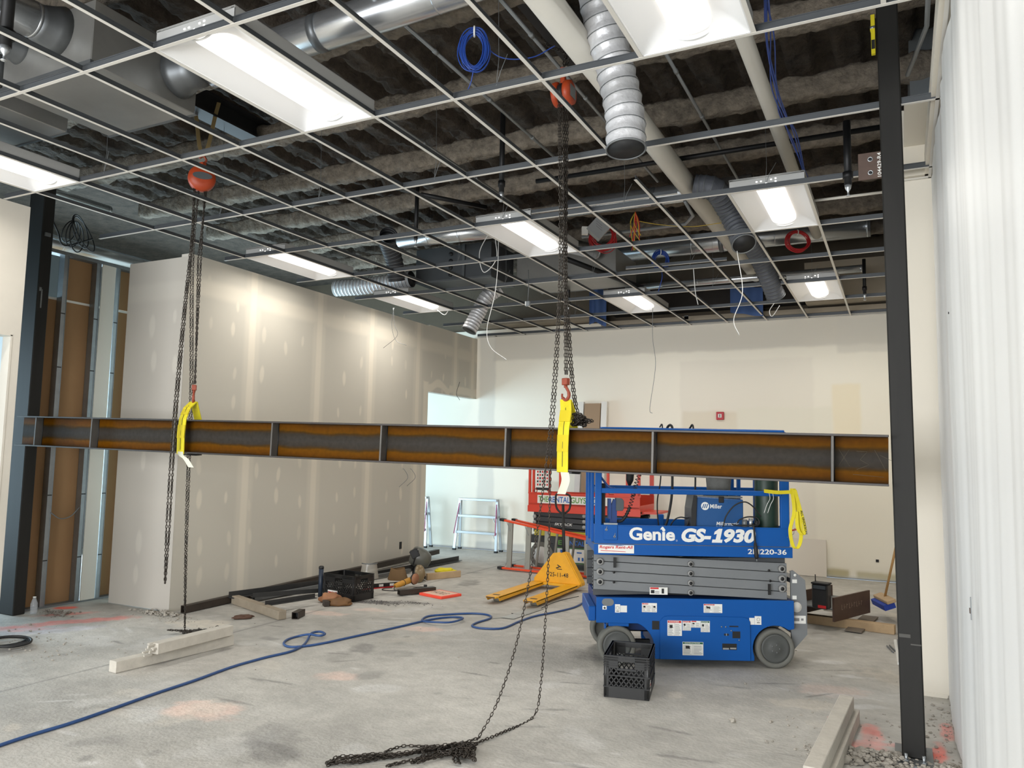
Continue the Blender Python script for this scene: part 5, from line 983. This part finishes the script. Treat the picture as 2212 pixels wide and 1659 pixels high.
bs = MB(); bs.bb((.2, .06, .12), (1.5, .78, .5)); bs.bb((.0, .04, .38), (1.8, .8, .5)); bs.build('chassis', m_dk, rl, bevel=.006)
MB().bb((.1, .03, .5), (1.6, .06, .58)).build('chassis_rail', M('rail_yellow', (190, 178, 60), .6), rl)
b2 = MB().bb((.42, .034, .36), (1.6, .038, .46)).build('banner', m_dk, rl); xx = .5
for s, wv, m in (('E', .06, 'letter_green'), ('RENTAL', .36, 'letter_blue'), ('GUYS', .24, 'letter_green'), ('.CO', .18, 'letter_blue')): text(s, wv, .07, MATS[m], (xx, .0325, .375), EX, EZ, b2, bold=.02); xx += wv+.015
b3 = MB().bb((.45, .05, .1), (1.05, .056, .34)).build('side_panel', M('letter_green2', (60, 110, 60), .5), rl); MB().bb((.48, .048, .12), (1.02, .05, .32)).build('panel_face', m_wht, b3); b_ = MB()
for x, z, w_, h_ in ((.53, .25, .05, .05), (.6, .24, .015, .06), (.63, .24, .05, .015), (.63, .27, .05, .015), (.8, .26, .08, .02), (.56, .16, .1, .02), (.82, .15, .03, .05), (.88, .15, .03, .05)): b_.bb((x, .0465, z), (x+w_, .0478, z+h_))
b_.build('blurred_print', MATS['letter_blue'], b3)
for x in (.22, 1.6):
    for y in (.08, .74):
        t = MB().lathe([(.11, -.05), (.19, -.055), (.2, -.04), (.2, .04), (.19, .055), (.11, .05)], (0, 0, 0), (0, 1, 0), 30).build('wheel', m_tyre, rl, (x, y, .2)); MB().cyl((0, -.058, 0), (0, .058, 0), .13, 24).build('rim', M('rim_pale', (190, 190, 186), .6), t)
ex2 = MB(); ex2.bb((1.8, .1, .9), (2.05, .7, .93)); ex2.build('extension_deck', m_red, rl)

# ================================================================ LADDERS
m_fib = M('ladder_orange', (222, 72, 32), .4)
ol = thing('step_ladder', 'orange fibreglass step ladder lying on its side in front of the red lift', 'ladder', (0, 0, 0))
a0 = pY(1088, 1123, 7.82); b0 = pY(1290, 1170, 7.75); a1 = pY(1083, 1232, 7.86); b1 = pY(1290, 1253, 7.75); a1[2] = .03; b1[2] = .03
b0 = a0+(b0-a0)*1.5; b1 = a1+(b1-a1)*1.5; b1[2] = .03
for p, q in ((a0, b0), (a1, b1)):
    MB().bar(p, q, .085, .028, up=(0, 0, 1)).build('side_rail', m_fib, ol, bevel=.004); d = unit(q-p); MB().bar(p-d*.05, p+d*.03, .095, .038).build('foot', m_black, ol, bevel=.004)
for t in (.055, .19, .325, .46, .6, .73, .86):
    p = a0+(b0-a0)*t; q = a1+(b1-a1)*t; MB().bar(p+(0, .0, -.01), q+(0, 0, .01), .08, .03, up=(0, 1, 0)).build('tread', M('tread_alu', (150, 150, 142), .5, .3), ol)
    if t < .2:
        d = unit(b0-a0)
        for e, f in ((p, 1), (q, -1)): MB().bar(e+d*-.06+(0, -.02, -.02*f), e+(0, -.02, -.14*f), .012, .004).build('tread_brace', m_alu, ol)
ra, rb = a0+(.05, .3, -.02), a1+(.05, .32, 0); rc, rd = b0+(0, .15, 0), b1+(0, .15, 0)
for p, q in ((ra, rc), (rb, rd)):
    p = p+unit(q-p)*.0; MB().bar(p, q, .06, .028, up=(0, 0, 1)).build('rear_rail', m_fib, ol, bevel=.004); d = unit(q-p); MB().bar(p-d*.05, p+d*.02, .07, .036).build('foot', m_black, ol)
for t in (.12, .25, .38, .5, .63, .76): MB().bar(ra+(rc-ra)*(t+.085), rb+(rd-rb)*(t+.055), .028, .028).build('rear_rung', MATS['tread_alu'], ol)
def trestle(x0, x1, y, label, yaw=0):
    wd_ = x1-x0; L_ = thing('trestle_ladder', label, 'ladder', (x0, y, 0), yaw); H = .93
    for s in (0, 1):
        xb, xt = (0, .045) if s == 0 else (wd_, wd_-.045)
        for yb, yt, nm in ((-.1, .0, 'front_leg'), (.1, .03, 'rear_leg')): 
            o = MB().bar((xb, yb, .03), (xt, yt, H), .05, .025, up=(0, 1, 0)).build(nm, m_alu, L_, bevel=.002); MB().box((xb, yb, .015), (.06, .045, .035)).build('rubber_foot', m_black, o)
        MB().bar((xb*.99+.012*(1 if s else -1)*0, -.128, .3), (xt, -.02, .85), .02, .003, up=(0, 1, 0)).build('print_strip', M('ladder_print', (150, 60, 96), .5), L_)
    for k, z in enumerate((.33, .62)): e = .045*z/H; MB().bb((e, -.1+.1*z/H-.03, z-.022), (wd_-e, -.1+.1*z/H+.03, z+.022)).build('tread', m_alu, L_, bevel=.003)
    MB().bb((.035, -.05, H-.03), (wd_-.035, .06, H+.01)).build('top_step', m_alu, L_, bevel=.003)
    for z in (.33, .62): MB().bar((.05, -.07, z-.09), (.09, -.06, z-.02), .015, .004).bar((wd_-.05, -.07, z-.09), (wd_-.09, -.06, z-.02), .015, .004).build('tread_brace', m_alu, L_)
    return L_
trestle(-3.66, -2.8, 9.68, 'aluminium trestle ladder standing against the back wall, fully in view')
trestle(-5.05, -4.25, 9.62, 'aluminium trestle ladder half hidden behind the end of the left partition')

# ================================================================ PANELS AGAINST THE BACK WALL
p_ = thing('board_stack', 'tall brown boards with white edging leaning on the back wall behind the beam', 'board', (0, 0, 0))
MB().add([(-1.24, 9.6, .01), (-.95, 9.6, .01), (-.95, 9.88, 2.66), (-1.24, 9.88, 2.66), (-1.24, 9.56, .01), (-.95, 9.56, .01), (-.95, 9.84, 2.66), (-1.24, 9.84, 2.66)], [(0, 1, 2, 3), (7, 6, 5, 4), (0, 3, 7, 4), (1, 5, 6, 2), (3, 2, 6, 7), (0, 4, 5, 1)]).build('brown_board', M('card_tan', (158, 134, 108), .85), p_)
for x in (-1.36, -.93): MB().add([(x, 9.62, .01), (x+.1, 9.62, .01), (x+.1, 9.9, 2.69), (x, 9.9, 2.69), (x, 9.56, .01), (x+.1, 9.56, .01), (x+.1, 9.84, 2.69), (x, 9.84, 2.69)], [(0, 1, 2, 3), (7, 6, 5, 4), (0, 3, 7, 4), (1, 5, 6, 2), (3, 2, 6, 7), (0, 4, 5, 1)]).build('white_edge', m_white, p_)
tag(MB().bb((-.4, -.007, 0), (.4, .007, .545)).build('wall_panel', M('panel_white', (222, 214, 202), .7), None, (2.24, 9.86, .005)), 'pale board leaning against the back wall right of the blue lift', 'board').rotation_euler = (-.06, 0, 0)
tag(MB().bb((-.006, -.01, -.09), (.006, .0, 0)).build('wall_hook', m_black, None, (1.08, 9.918, .0)), '', '') if 0 else None
fa = thing('fire_alarm', 'red fire alarm strobe box mounted on the pale back wall', 'fire alarm', (1.08, 9.918, 2.43)); MB().bb((-.06, -.04, -.065), (.06, 0, .065)).build('body', M('alarm_red', (176, 26, 40), .45), fa, bevel=.006); MB().bb((-.028, -.052, -.03), (.028, -.04, .03)).build('strobe', m_wht, fa, bevel=.004); MB().bb((-.01, -.0535, -.022), (.012, -.052, .022)).build('lens_print', m_lgry, fa)
MB().bb((-.02, 0, -.02), (.02, .004, .02)).build('outlet_hole', m_black, None, (3.33, 9.914, .29)); o = bpy.data.objects['outlet_hole']; tag(o, 'small dark hole low in the back wall by the right column', 'hole')
p = pX(865, 1178, -3.41); tag(MB().bb((-.004, -.03, -.055), (.004, .03, .055)).build('outlet_cutout', m_black, None, (lw(p[1])+.002, p[1], p[2])), 'dark electrical cut-out low in the taped left partition', 'cut-out')
tag(MB().bb((0, 0, 0), (.07, .03, .06)).build('switch_box', m_galvd, None, pY(1478, 690, 9.7)), 'small grey box above the grid near the back wall', 'electrical box')

# ================================================================ STEEL TUBES, LUMBER AND TOOLS ON THE LEFT
def hollow(name, p0, p1, wd_, ht, mat, label, cat='steel tube', t=.005):
    p0 = np.array(p0, float); p1 = np.array(p1, float); x, y, d = frame(p1-p0); b = MB(); R = np.stack([x, y, d], 1); c = (p0+p1)/2; L = np.linalg.norm(p1-p0)
    for s in (-1, 1): b.box(c+x*s*(wd_/2-t/2), (t, ht, L), R); b.box(c+y*s*(ht/2-t/2), (wd_, t, L), R)
    b.box(c, (wd_-2*t, ht-2*t, L-.3 if L > .5 else .002), R, 1); o = b.build(name, [mat, m_black], bevel=.002); return tag(o, label, cat)
def angle_iron(p0, p1, a, label, flip=1):
    p0 = np.array(p0, float); p1 = np.array(p1, float); x, y, d = frame(p1-p0); b = MB(); R = np.stack([x, y, d], 1); c = (p0+p1)/2; L = np.linalg.norm(p1-p0)
    b.box(c+y*(-a/2+.004), (a, .007, L), R); b.box(c+x*flip*(a/2-.004), (.007, a, L), R); return tag(b.build('angle_iron', m_steeldk), label, 'steel angle')
m_steeldk = M('steel_dark', (66, 66, 66), .45, .5, .15, 5); m_hss = M('tube_brown', (62, 54, 48), .5, .35, .2, 6)
hollow('steel_tube', (-3.16, 3.16, .04), (-3.34, 8.5, .1), .075, .075, m_hss, 'long dark square steel tube lying along the foot of the left partition')
angle_iron((-3.1, 3.75, .105), (-2.85, 5.9, .05), .07, 'dark steel angle lying over the timber left of the milk crate', 1)
angle_iron((-2.93, 3.9, .1), (-2.62, 5.0, .04), .05, 'shorter dark steel angle poking out under the milk crate', -1)
angle_iron((-2.9, 6.0, .05), (-2.78, 8.3, .05), .07, 'dark steel angle running back beside the grey welding hood', 1)
angle_iron((-2.42, 3.6, .105), (-2.3, 4.25, .1), .05, 'short dark steel angle across the near end of the timber', 1)
hollow('steel_tube', (-3.0, 4.0, .04), (-2.75, 6.8, .04), .05, .05, m_galvd, 'grey steel tube lying between the partition tube and the angles')
def lumber(name, p0, p1, wd_, ht, mat, label): o = MB().bar(p0, p1, wd_, ht).build(name, mat, bevel=.004); return tag(o, label, 'timber')
lumber('lumber', (-3.12, 3.84, .045), (-2.06, 3.46, .045), .09, .088, M('lumber_grey', (150, 138, 120), .85, 0, .15, 8), 'weathered timber lying crosswise under the steel angles')
lumber('lumber', (-1.80, 1.34, .045), (-1.71, 2.44, .045), .09, .088, m_wood, 'long whitewashed timber on the floor under the left chains')
lumber('lumber', (LA_ := pz(340, 1404, .134)+np.array([-.04, 0, .006])), (LB_ := pz(504, 1363, .134)+np.array([-.045, 0, .006])), .09, .085, m_wood, 'splintered whitewashed timber resting on the long one by the chain heap')
bf = MB(); 
for k in range(14): a = r_.normal(0, .03, 3); bf.bar((LA_[0]+a[0], LA_[1]+.01, .134+a[2]), (LA_[0]+a[0]*1.3, LA_[1]-.03-abs(a[1]), .13+a[2]), .012, .012)
bf.build('splinters', m_wood, bpy.data.objects['lumber.002'], kind='stuff')
bo = hollow('tube_offcut', (-1.84, 5.22, .04), (-1.6, 5.65, .04), .085, .06, m_hss, 'short rectangular tube offcut in front of the orange-edged board', 'offcut')
hollow('tube_offcut', (-1.965, 3.54, .035), (-2.03, 3.72, .035), .07, .07, m_hss, 'short square tube offcut standing alone near the hose loop', 'offcut')
tag(MB().box((-2.16, 4.26, .03), (.06, .12, .06), rotz(.9)).build('steel_block', m_hss, None, bevel=.003), 'small dark steel block in front of the leather gloves', 'offcut')
hs = thing('hole_cover', 'orange-edged board marked HOLE lying on the floor before the milk crate', 'sign', (-1.42, 5.5, 0), -.27)
MB().bb((-.2, -.17, .0), (.2, .17, .03)).build('board', M('cover_orange', (236, 78, 56), .6), hs, bevel=.004); MB().bb((-.17, -.14, .0302), (.17, .14, .0312)).build('pale_centre', M('cover_pale', (226, 190, 168), .8), hs); text('HOLE', .24, .12, M('pencil', (120, 100, 88), .8), (-.13, -.05, .0318), (1, 0, 0), (0, 1, 0), hs)
# grey welding hood, tan helmet, grinder, level, face shield, gloves, rag
gh = thing('welding_hood', 'grey welding hood resting on its side at the end of the steel tubes', 'welding hood', (-2.72, 7.12, 0), .5)
MB().lathe([(.02, 0), (.09, .02), (.135, .1), (.15, .2), (.14, .27), (.12, .3)], (.1, 0, .13), (-1, .15, .35), 20).build('shell', M('hood_grey', (92, 92, 86), .35), gh); MB().box((-.13, -.05, .26), (.12, .16, .12), roty(-.5)).build('lens_frame', m_black, gh, bevel=.006); MB().ring((-.1, 0, .2), (-1, .15, .35), .12, .012, 20, 6).build('headband', m_black, gh)
th = thing('welding_helmet', 'tan welding helmet lying face down beside the angle grinder', 'welding helmet', (-2.28, 6.28, 0), 2.2)
def hel(u, v):
    a = PI*(u-.5)*1.25; p = v*PI*.52; r = .15; k = 1-.35*max(0, -math.cos(a))*0
    x = r*1.25*math.sin(a)*math.cos(p*.9); y = -r*.9*math.cos(a)*math.cos(p*.9)*.9; z = .01+r*1.35*math.sin(p); 
    cut = max(0, 1-abs(a+.5)/.55)*.08*(1-v); return (x, y, z+cut)
MB().grid(hel, 22, 12).build('shell', M('helmet_tan', (124, 106, 76), .32), th); MB().grid(lambda u, v: tuple(np.array(hel(u, v))*.93+np.array([0, .02, 0])), 18, 8).build('lining', m_black, th); MB().tube(crom([(-.12, -.02, .03), (-.05, .06, .05), (.06, .06, .05), (.12, -.02, .03)], 4), .012, 6).build('headband', m_black, th)
text('PIPELINER', .09, .03, m_black, (.07, -.135, .06), (.9, .4, 0), (0, .1, 1), th)
lumber('lumber', (-2.2, 6.4, .045), (-1.96, 6.9, .045), .04, .09, m_woodb, 'short tan board lying behind the tan welding helmet')
gr = thing('angle_grinder', 'yellow angle grinder with its black cord curled beside the tan helmet', 'grinder', (-2.1, 5.74, 0), 1.45)
MB().tube([(-.2, 0, .05), (-.12, 0, .055), (.02, 0, .075), (.09, 0, .085)], [.026, .036, .038, .04], 12).build('body', M('tool_yellow', (196, 140, 48), .5, 0, .15, 12), gr); MB().box((.12, 0, .09), (.07, .06, .06)).build('gear_head', m_steelblk, gr, bevel=.008); MB().cyl((.14, -.04, .1), (.14, -.05, .1), .07, 24).build('grinding_disc', M('disc_copper', (160, 110, 80), .6), gr); MB().ring((.14, -.03, .1), (0, 1, 0), .066, .012, 20, 6).build('guard', m_steelblk, gr); MB().ring((-.04, 0, .066), (1, 0, .1), .037, .005, 14, 5).build('switch_band', m_black, gr)
MB().tube(crom([(-.2, 0, .05), (-.26, -.05, .01), (-.2, -.14, .008), (-.05, -.14, .008), (.08, -.12, .008), (.16, -.18, .008), (.05, -.22, .008), (-.12, -.18, .008), (-.3, -.06, .008), (-.34, .08, .008), (-.24, .14, .008), (-.16, .08, .01)], 6), .005, 6).build('cord', m_black, gr); MB().cyl((.16, -.18, .02), (.19, -.2, .02), .018, 10).build('plug', m_black, gr)
sl = thing('spirit_level', 'black spirit level with a red edge lying behind the milk crate', 'level', (-2.35, 5.55, 0), 1.05); MB().bb((-.25, -.012, .0), (.25, .012, .06)).build('body', m_black, sl, bevel=.003); MB().bb((-.25, -.025, -.0), (.25, -.012, .012)).build('red_edge', m_lred, sl)
for x in (-.15, .0, .15): MB().bb((x-.03, -.0135, .02), (x+.03, -.012, .05)).build('vial_window', m_wht, sl)
fs_ = thing('face_shield', 'clear plastic face shield leaning on the long tube behind the milk crate', 'face shield', (-2.8, 5.9, .02), .6)
MB().grid(lambda u, v: (.13*math.cos(PI*u)*(1-.25*v), -.1*math.sin(PI*u)*(1-.2*v), .02+.2*v), 16, 8).build('visor', M('clear_plastic', (214, 208, 196), .15, alpha=.45), fs_); MB().tube([(.1*math.cos(PI*u), -.08*math.sin(PI*u), .22) for u in np.linspace(0, 1, 12)], .008, 6).build('brow_band', m_galvd, fs_)
tc_ = thing('paper_bag', 'crumpled brown paper bag on the tube ends behind the tan helmet', 'bag', (-2.55, 6.2, 0), .3); MB().grid(lambda u, v: (.15*math.cos(2*PI*u)*(1-.35*v)*(1+.1*math.sin(9*u)), .09*math.sin(2*PI*u)*(1-.3*v), .16*v+.012*math.sin(14*u)), 24, 6).build('bag', M('paper_brown', (118, 92, 62), .85), tc_)
def lump(name, loc, sx, sy, sz, mat, label, cat, seed, rz=0, parent=None, n=14):
    b = MB(); vs = []
    def f(u, v):
        a = 2*PI*u; p = PI*(v-.5); q = np.array([math.cos(a)*math.cos(p), math.sin(a)*math.cos(p), math.sin(p)]); k = 1+.35*noise.noise((q[0]*1.6+seed, q[1]*1.6, q[2]*1.6))+.15*noise.noise((q[0]*4+seed, q[1]*4, q[2]*4)); return (q[0]*sx*k, q[1]*sy*k, max(-.0, (q[2]*k+.75)*sz*.6))
    o = b.grid(f, n*2, n).build(name, mat, parent, loc); o.rotation_euler = (0, 0, rz)
    if label: tag(o, label, cat)
    return o
m_lea = M('leather_brown', (104, 72, 38), .7, 0, .2, 12)
lump('leather_glove', (-2.05, 4.35, .002), .15, .07, .08, m_lea, 'brown leather glove lying open before the milk crate', 'glove', 3, .6); lump('leather_glove', (-2.27, 4.46, .002), .12, .08, .1, M('leather_tan', (150, 104, 72), .75, 0, .2, 12), 'tan leather glove with a pale cuff against the milk crate', 'glove', 8, .9)
lump('leather_glove', (-2.42, 3.28, .002), .1, .04, .04, M('leather_dark', (82, 56, 42), .7), 'small dark glove lying left of the timber end', 'glove', 5, .9)
yr = lump('yellow_rag', (-2.32, 7.08, .002), .16, .1, .07, M('rag_yellow', (232, 214, 40), .8), 'crumpled yellow rag on the floor beside the grey welding hood', 'rag', 12, .3, n=18)
# left edge: black cable coil, clear cup
o = MB()
for k in range(4): o.ring(pz(2, 1386, .012+.014*k)+np.array([.02*k, .015*k, 0]), (0.03*k, 0, 1), .19-.012*k, .011, 26, 7)
tag(o.build('cable_coil', m_black), 'black cable coil on the floor at the left edge', 'cable')
cpb = thing('plastic_bottle', 'clear plastic bottle standing at the foot of the left column', 'bottle', (-4.43, 2.36, 0)); MB().lathe([(.03, 0), (.034, .02), (.034, .1), (.02, .14), (.014, .16)], (0, 0, 0), (0, 0, 1), 16).build('body', M('clear_plastic2', (206, 210, 214), .1, alpha=.35), cpb); MB().cyl((0, 0, .16), (0, 0, .172), .016, 12).build('cap', m_wht, cpb)

# ================================================================ HOSE
hp = [(-30, 1620), (60, 1590), (150, 1563), (240, 1532), (330, 1500), (420, 1470), (500, 1441), (570, 1421), (625, 1408), (652, 1396), (664, 1383), (672, 1374), (690, 1370), (702, 1375), (690, 1379), (668, 1376), (645, 1374), (622, 1381), (613, 1390), (625, 1397), (655, 1396), (700, 1389), (760, 1376), (820, 1363), (870, 1352), (912, 1342), (950, 1335), (985, 1333), (1000, 1340), (975, 1348), (940, 1348), (912, 1341), (925, 1331), (970, 1327), (1020, 1325), (1053, 1328), (1060, 1335), (1030, 1345), (1020, 1352), (1040, 1357), (1085, 1357), (1120, 1343), (1155, 1331), (1200, 1322), (1240, 1312), (1262, 1300), (1270, 1288)]
P = [pz(x, y, .011) for x, y in hp]
for i in (11, 12, 13, 14, 15): P[i][2] = .035
for i in (28, 29, 30): P[i][2] = .03
o = MB().tube(crom(P, 5), .0105, 8).build('air_hose', M('hose_blue', (42, 74, 124), .45, 0, .1, 30)); tag(o, 'blue hose snaking across the floor with loops', 'hose'); e = P[-1]; MB().tube([e, e+(P[-1]-P[-2])*.35+(0, 0, .02)], [.013, .015], 8).build('fitting', m_black, o)
tag(MB().tube(crom([pz(1105, 1325, .004), pz(1130, 1328, .004), pz(1160, 1318, .004), pz(1200, 1300, .004), pz(1250, 1288, .004)], 5), .004, 5).build('loose_wire', m_black), 'thin black wire on the floor in front of the pallet jack', 'wire')
for q, pts in enumerate(([(1060, 1337), (1085, 1332), (1150, 1318), (1120, 1330)], [(1083, 1334), (1110, 1337), (1175, 1315), (1150, 1312)])): tag(MB().add([pz(x, y, .004+.003*q) for x, y in pts]+[pz(x, y, .001) for x, y in pts], [(0, 1, 2, 3), (4, 7, 6, 5), (0, 4, 5, 1), (1, 5, 6, 2), (2, 6, 7, 3), (3, 7, 4, 0)]).build('metal_sheet', M('sheet_grey', (172, 174, 170), .5, .2)), ['pale sheet offcut on the floor by the hose bend', 'second pale sheet offcut nearer the pallet jack'][q], 'sheet')

# ================================================================ RIGHT SIDE: beam offcut, radio, broom, timbers, rubble
ax_ = unit(np.array([.38, .925, 0])); px_ = np.array([ax_[1], -ax_[0], 0]); fo = np.array([3.02, 5.92, .10]); bo = thing('beam_offcut', 'brown steel beam offcut lying on a timber behind the blue lift', 'steel offcut', (0, 0, 0)); m_off = M('offcut_brown', (84, 62, 52), .55, .25, .2, 7)
FL = .81; WB = .42
for s, nm in ((0, 'flange'), (1, 'flange')): p = fo-px_*WB*s; MB().bar(p+(0, 0, .115), p+ax_*FL+(0, 0, .115), .02, .24, up=(0, 0, 1)).build(nm, m_off, bo)
MB().bar(fo-px_*WB/2+(0, 0, .115), fo-px_*WB/2+ax_*FL+(0, 0, .115), WB-.01, .014).build('web', m_galvd, bo)
text('W12 50', .4, .06, M('chalk_pale', (150, 132, 116), .9), fo+px_*.0115+ax_*.12+(0, 0, .08), ax_, (0, 0, 1), bo, bold=.0) if 0 else None
k_ = MB()
for i in range(9): q = fo+px_*.0108+ax_*(.16+.055*i)+(0, 0, .1); k_.bar(q, q+(0, 0, .05), .006, .001, up=px_); k_.bar(q+(0, 0, .02*(i % 3)), q+ax_*.025+(0, 0, .02*(i % 3)), .006, .001, up=px_)
k_.build('chalk_marks', MATS['chalk_pale'] if 'chalk_pale' in MATS else M('chalk_pale', (140, 122, 108), .9), bo)
rd_ = thing('jobsite_radio', 'black jobsite radio with an antenna standing on the beam offcut', 'radio', pz(1775, 1314, .226), math.atan2(ax_[1], ax_[0])-PI/2+.15)
MB().bb((-.08, -.06, 0), (.08, .06, .25)).build('body', m_blackp, rd_, bevel=.012); MB().bb((-.07, -.064, .02), (.07, -.06, .19)).build('grille', m_black, rd_); MB().bb((-.015, -.067, .012), (.065, -.062, .04)).build('red_badge', m_lred, rd_); MB().bb((-.06, -.064, .2), (.06, -.06, .235)).build('display', M('display_grey', (74, 80, 84), .2), rd_); MB().bb((-.085, -.065, .245), (.085, .065, .262)).build('top_guard', m_black, rd_, bevel=.005); MB().cyl((-.068, .03, .25), (-.07, .03, .33), .005, 8).build('antenna', m_black, rd_)
lumber('lumber', (2.2, 6.33, .045), (3.58, 6.12, .045), .09, .09, m_woodb, 'tan timber supporting the beam offcut behind the blue lift')
tag(MB().bb((-.12, -.25, 0), (.1, .25, .016)).build('scrap_board', m_wood, None, (2.95, 7.3, .002)), 'pale board scrap on the floor behind the beam offcut', 'board')
tag(MB().bar((3.2, 5.95, .016), (3.33, 6.9, .016), .16, .012).build('cardboard_strip', M('card_grey', (120, 110, 98), .9)), 'grey strip lying under the beam offcut flange', 'board')
br = thing('push_broom', 'push broom with blue bristles leaning behind the right column', 'broom', (3.46, 6.9, 0), .35); MB().box((0, 0, .17), (.12, .4, .06), roty(-.35)).build('bristles', M('bristle_blue', (36, 62, 150), .8, 0, .2, 60), br); MB().box((.015, 0, .225), (.1, .42, .04), roty(-.35)).build('block', m_woodb, br, bevel=.006); MB().cyl((.02, 0, .24), (.2, -.16, 1.25), .013, 10).build('handle', M('handle_wood', (176, 136, 84), .6), br)
tr_ = thing('metal_trim', 'white metal trim strips lying by the foot of the right column', 'trim', (0, 0, 0)); MB().bar(pz(1937, 1384, .01), pz(1946, 1434, .01), .05, .02).build('strip', m_wht, tr_); MB().bar(pz(1941, 1383, .03), pz(1949, 1432, .03), .03, .02).build('strip', m_galvd, tr_)
for q, (a, b) in enumerate((((1916, 1395), (1930, 1409)), ((1922, 1394), (1934, 1406)))): tag(MB().tube(crom([pz(*a, .008), pz((a[0]+b[0])/2, (a[1]+b[1])/2, .012), pz(*b, .008)], 4), .007, 6).build('steel_rod', m_galvd), 'bent grey rod on the floor left of the right column, %s one' % ('upper' if q else 'lower'), 'rod')
# timbers in the right foreground
lumber('lumber', (3.265, 1.62, .045), (3.345, 3.0, .045), .09, .088, m_wood, 'lower whitewashed timber in the right foreground'); lumber('lumber', (3.235, 1.55, .135), (3.315, 2.96, .135), .088, .086, m_wood, 'upper whitewashed timber stacked in the right foreground')
# rubble: chips and chunks of concrete
def rock(b, c, s, r): 
    vs = []; n = 6
    for z, k in ((-.4, .8), (.1, 1), (.5, .55)):
        for i in range(n): a = 2*PI*i/n+r.uniform(-.3, .3); q = k*r.uniform(.6, 1.15); vs.append((c[0]+s*q*math.cos(a), c[1]+s*q*math.sin(a)*.8, max(.001, c[2]+s*(z+.4)*r.uniform(.7, 1.1))))
    fs = [(j*n+i, j*n+(i+1) % n, (j+1)*n+(i+1) % n, (j+1)*n+i) for j in range(2) for i in range(n)]+[tuple(2*n+i for i in range(n)), tuple(range(n))[::-1]]; b.add(vs, fs)
rr = random.Random(9)
def rubble(name, spots, label, mat=m_conc):
    b = MB()
    for (x, y, sx, sy, n, s0, s1, hz) in spots:
        for _ in range(n):
            u, v = rr.gauss(0, .45), rr.gauss(0, .45); s = s0+(s1-s0)*rr.random()**3; rock(b, (x+u*sx, y+v*sy, max(0, hz*(1-math.hypot(u, v))*rr.random())), s, rr)
    o = b.build(name, mat); tag(o, label, 'rubble'); o['kind'] = 'stuff'; return o
rubble('rubble_heap', [(3.5, 2.34, .34, .15, 900, .004, .022, .055), (3.87, 2.3, .16, .17, 520, .004, .022, .06), (3.45, 2.3, .3, .14, 26, .02, .055, .05), (3.86, 2.28, .12, .12, 12, .02, .05, .05)], 'broken concrete heaped round the foot of the right column')
rubble('rubble_heap', [(-3.28, 3.0, .42, .1, 150, .006, .03, .035), (-3.0, 2.85, .5, .12, 70, .004, .012, .0)], 'pale rubble heaped at the corner of the left partition')
rubble('floor_debris', [(3.9, 3.2, .12, .9, 90, .005, .02, 0), (3.7, 3.0, .5, .7, 70, .004, .018, 0), (3.2, 2.9, .6, .8, 50, .004, .014, 0), (2.6, 4.6, 1.2, 1.2, 50, .003, .01, 0)], 'small concrete crumbs scattered near the white right wall')
rubble('floor_debris', [(-3.6, 1.6, .9, .6, 90, .004, .018, 0), (-2.8, 1.6, .8, .6, 70, .004, .014, 0), (-1.2, 2.2, 1.5, 1.6, 60, .003, .009, 0), (.3, 4.0, 2.0, 2.0, 50, .003, .008, 0)], 'small crumbs scattered over the left of the floor')
rubble('grit_pile', [(-1.75, 4.72, .3, .1, 200, .004, .012, .03), (-1.4, 4.92, .3, .08, 120, .003, .008, .01)], 'dark grit swept into a low streak before the milk crate', M('grit_dark', (96, 92, 90), .9))
rubble('rubble_heap', [(-4.2, 2.45, .3, .12, 110, .005, .03, .03)], 'rubble along the foot of the open stud wall', M('rubble_grey', (128, 122, 114), .95, 0, .2, 20))
for q, (x, y) in enumerate(((1583, 1560), (990, 1421), (1610, 1478), (2055, 1512))):
    p = pz(x, y, 0); b = MB(); rock(b, (0, 0, 0), .03 if q in (0, 3) else .014, rr); tag(b.build('concrete_chip', m_conc, None, p), ['pale flat chip on the floor right of the front milk crate', 'small dark chip on the open floor left of the hanging chain', 'dark sliver on the floor under the blue lift front', 'concrete lump in the corner behind the right column'][q], 'chip')

# ================================================================ PLASTIC SHEET OVER THE RIGHT WALL
def sheet():
    ny, nz = 260, 40; Y = np.linspace(-2.8, 3.86, ny); vs = []
    r = np.random.default_rng(2); ph = r.uniform(0, 6, 6)
    for j in range(nz+1):
        z = .01+3.915*j/nz
        for y in Y:
            near = min(1, max(0, (3.6-y)/1.2)); a = .005*math.sin(11*y+ph[0]+.5*math.sin(3*y))+.0025*math.sin(19*y+ph[1]+.3*z)+.008*math.sin(5*y+ph[2])+.0012*math.sin(37*y+.5*z)
            vs.append((3.958-.018-a*(.5+.5*near)-.003*math.sin(2.2*z+y), y, z))
    fs = [(j*ny+i, j*ny+i+1, (j+1)*ny+i+1, (j+1)*ny+i) for j in range(nz) for i in range(ny-1)]; return MB().add(vs, fs, 0, True)
sh = sheet().build('plastic_sheet', M('sheet_white', (214, 214, 212), .5)); tag(sh, 'white plastic sheet hanging in vertical folds over the right wall', 'plastic sheet')
p = pX(2100, 1315, 3.92); MB().box((p[0]-.004, p[1], p[2]), (.004, .012, .09)).build('slit', m_galvd, sh); MB().box((p[0]-.006, p[1]+.01, p[2]-.01), (.006, .02, .02)).build('bracket_tip', m_rust, sh)
p = pX(2050, 676, 3.92); MB().cyl((p[0]-.004, p[1], p[2]), (p[0], p[1], p[2]), .006, 8).build('nail_hole', m_black, sh)
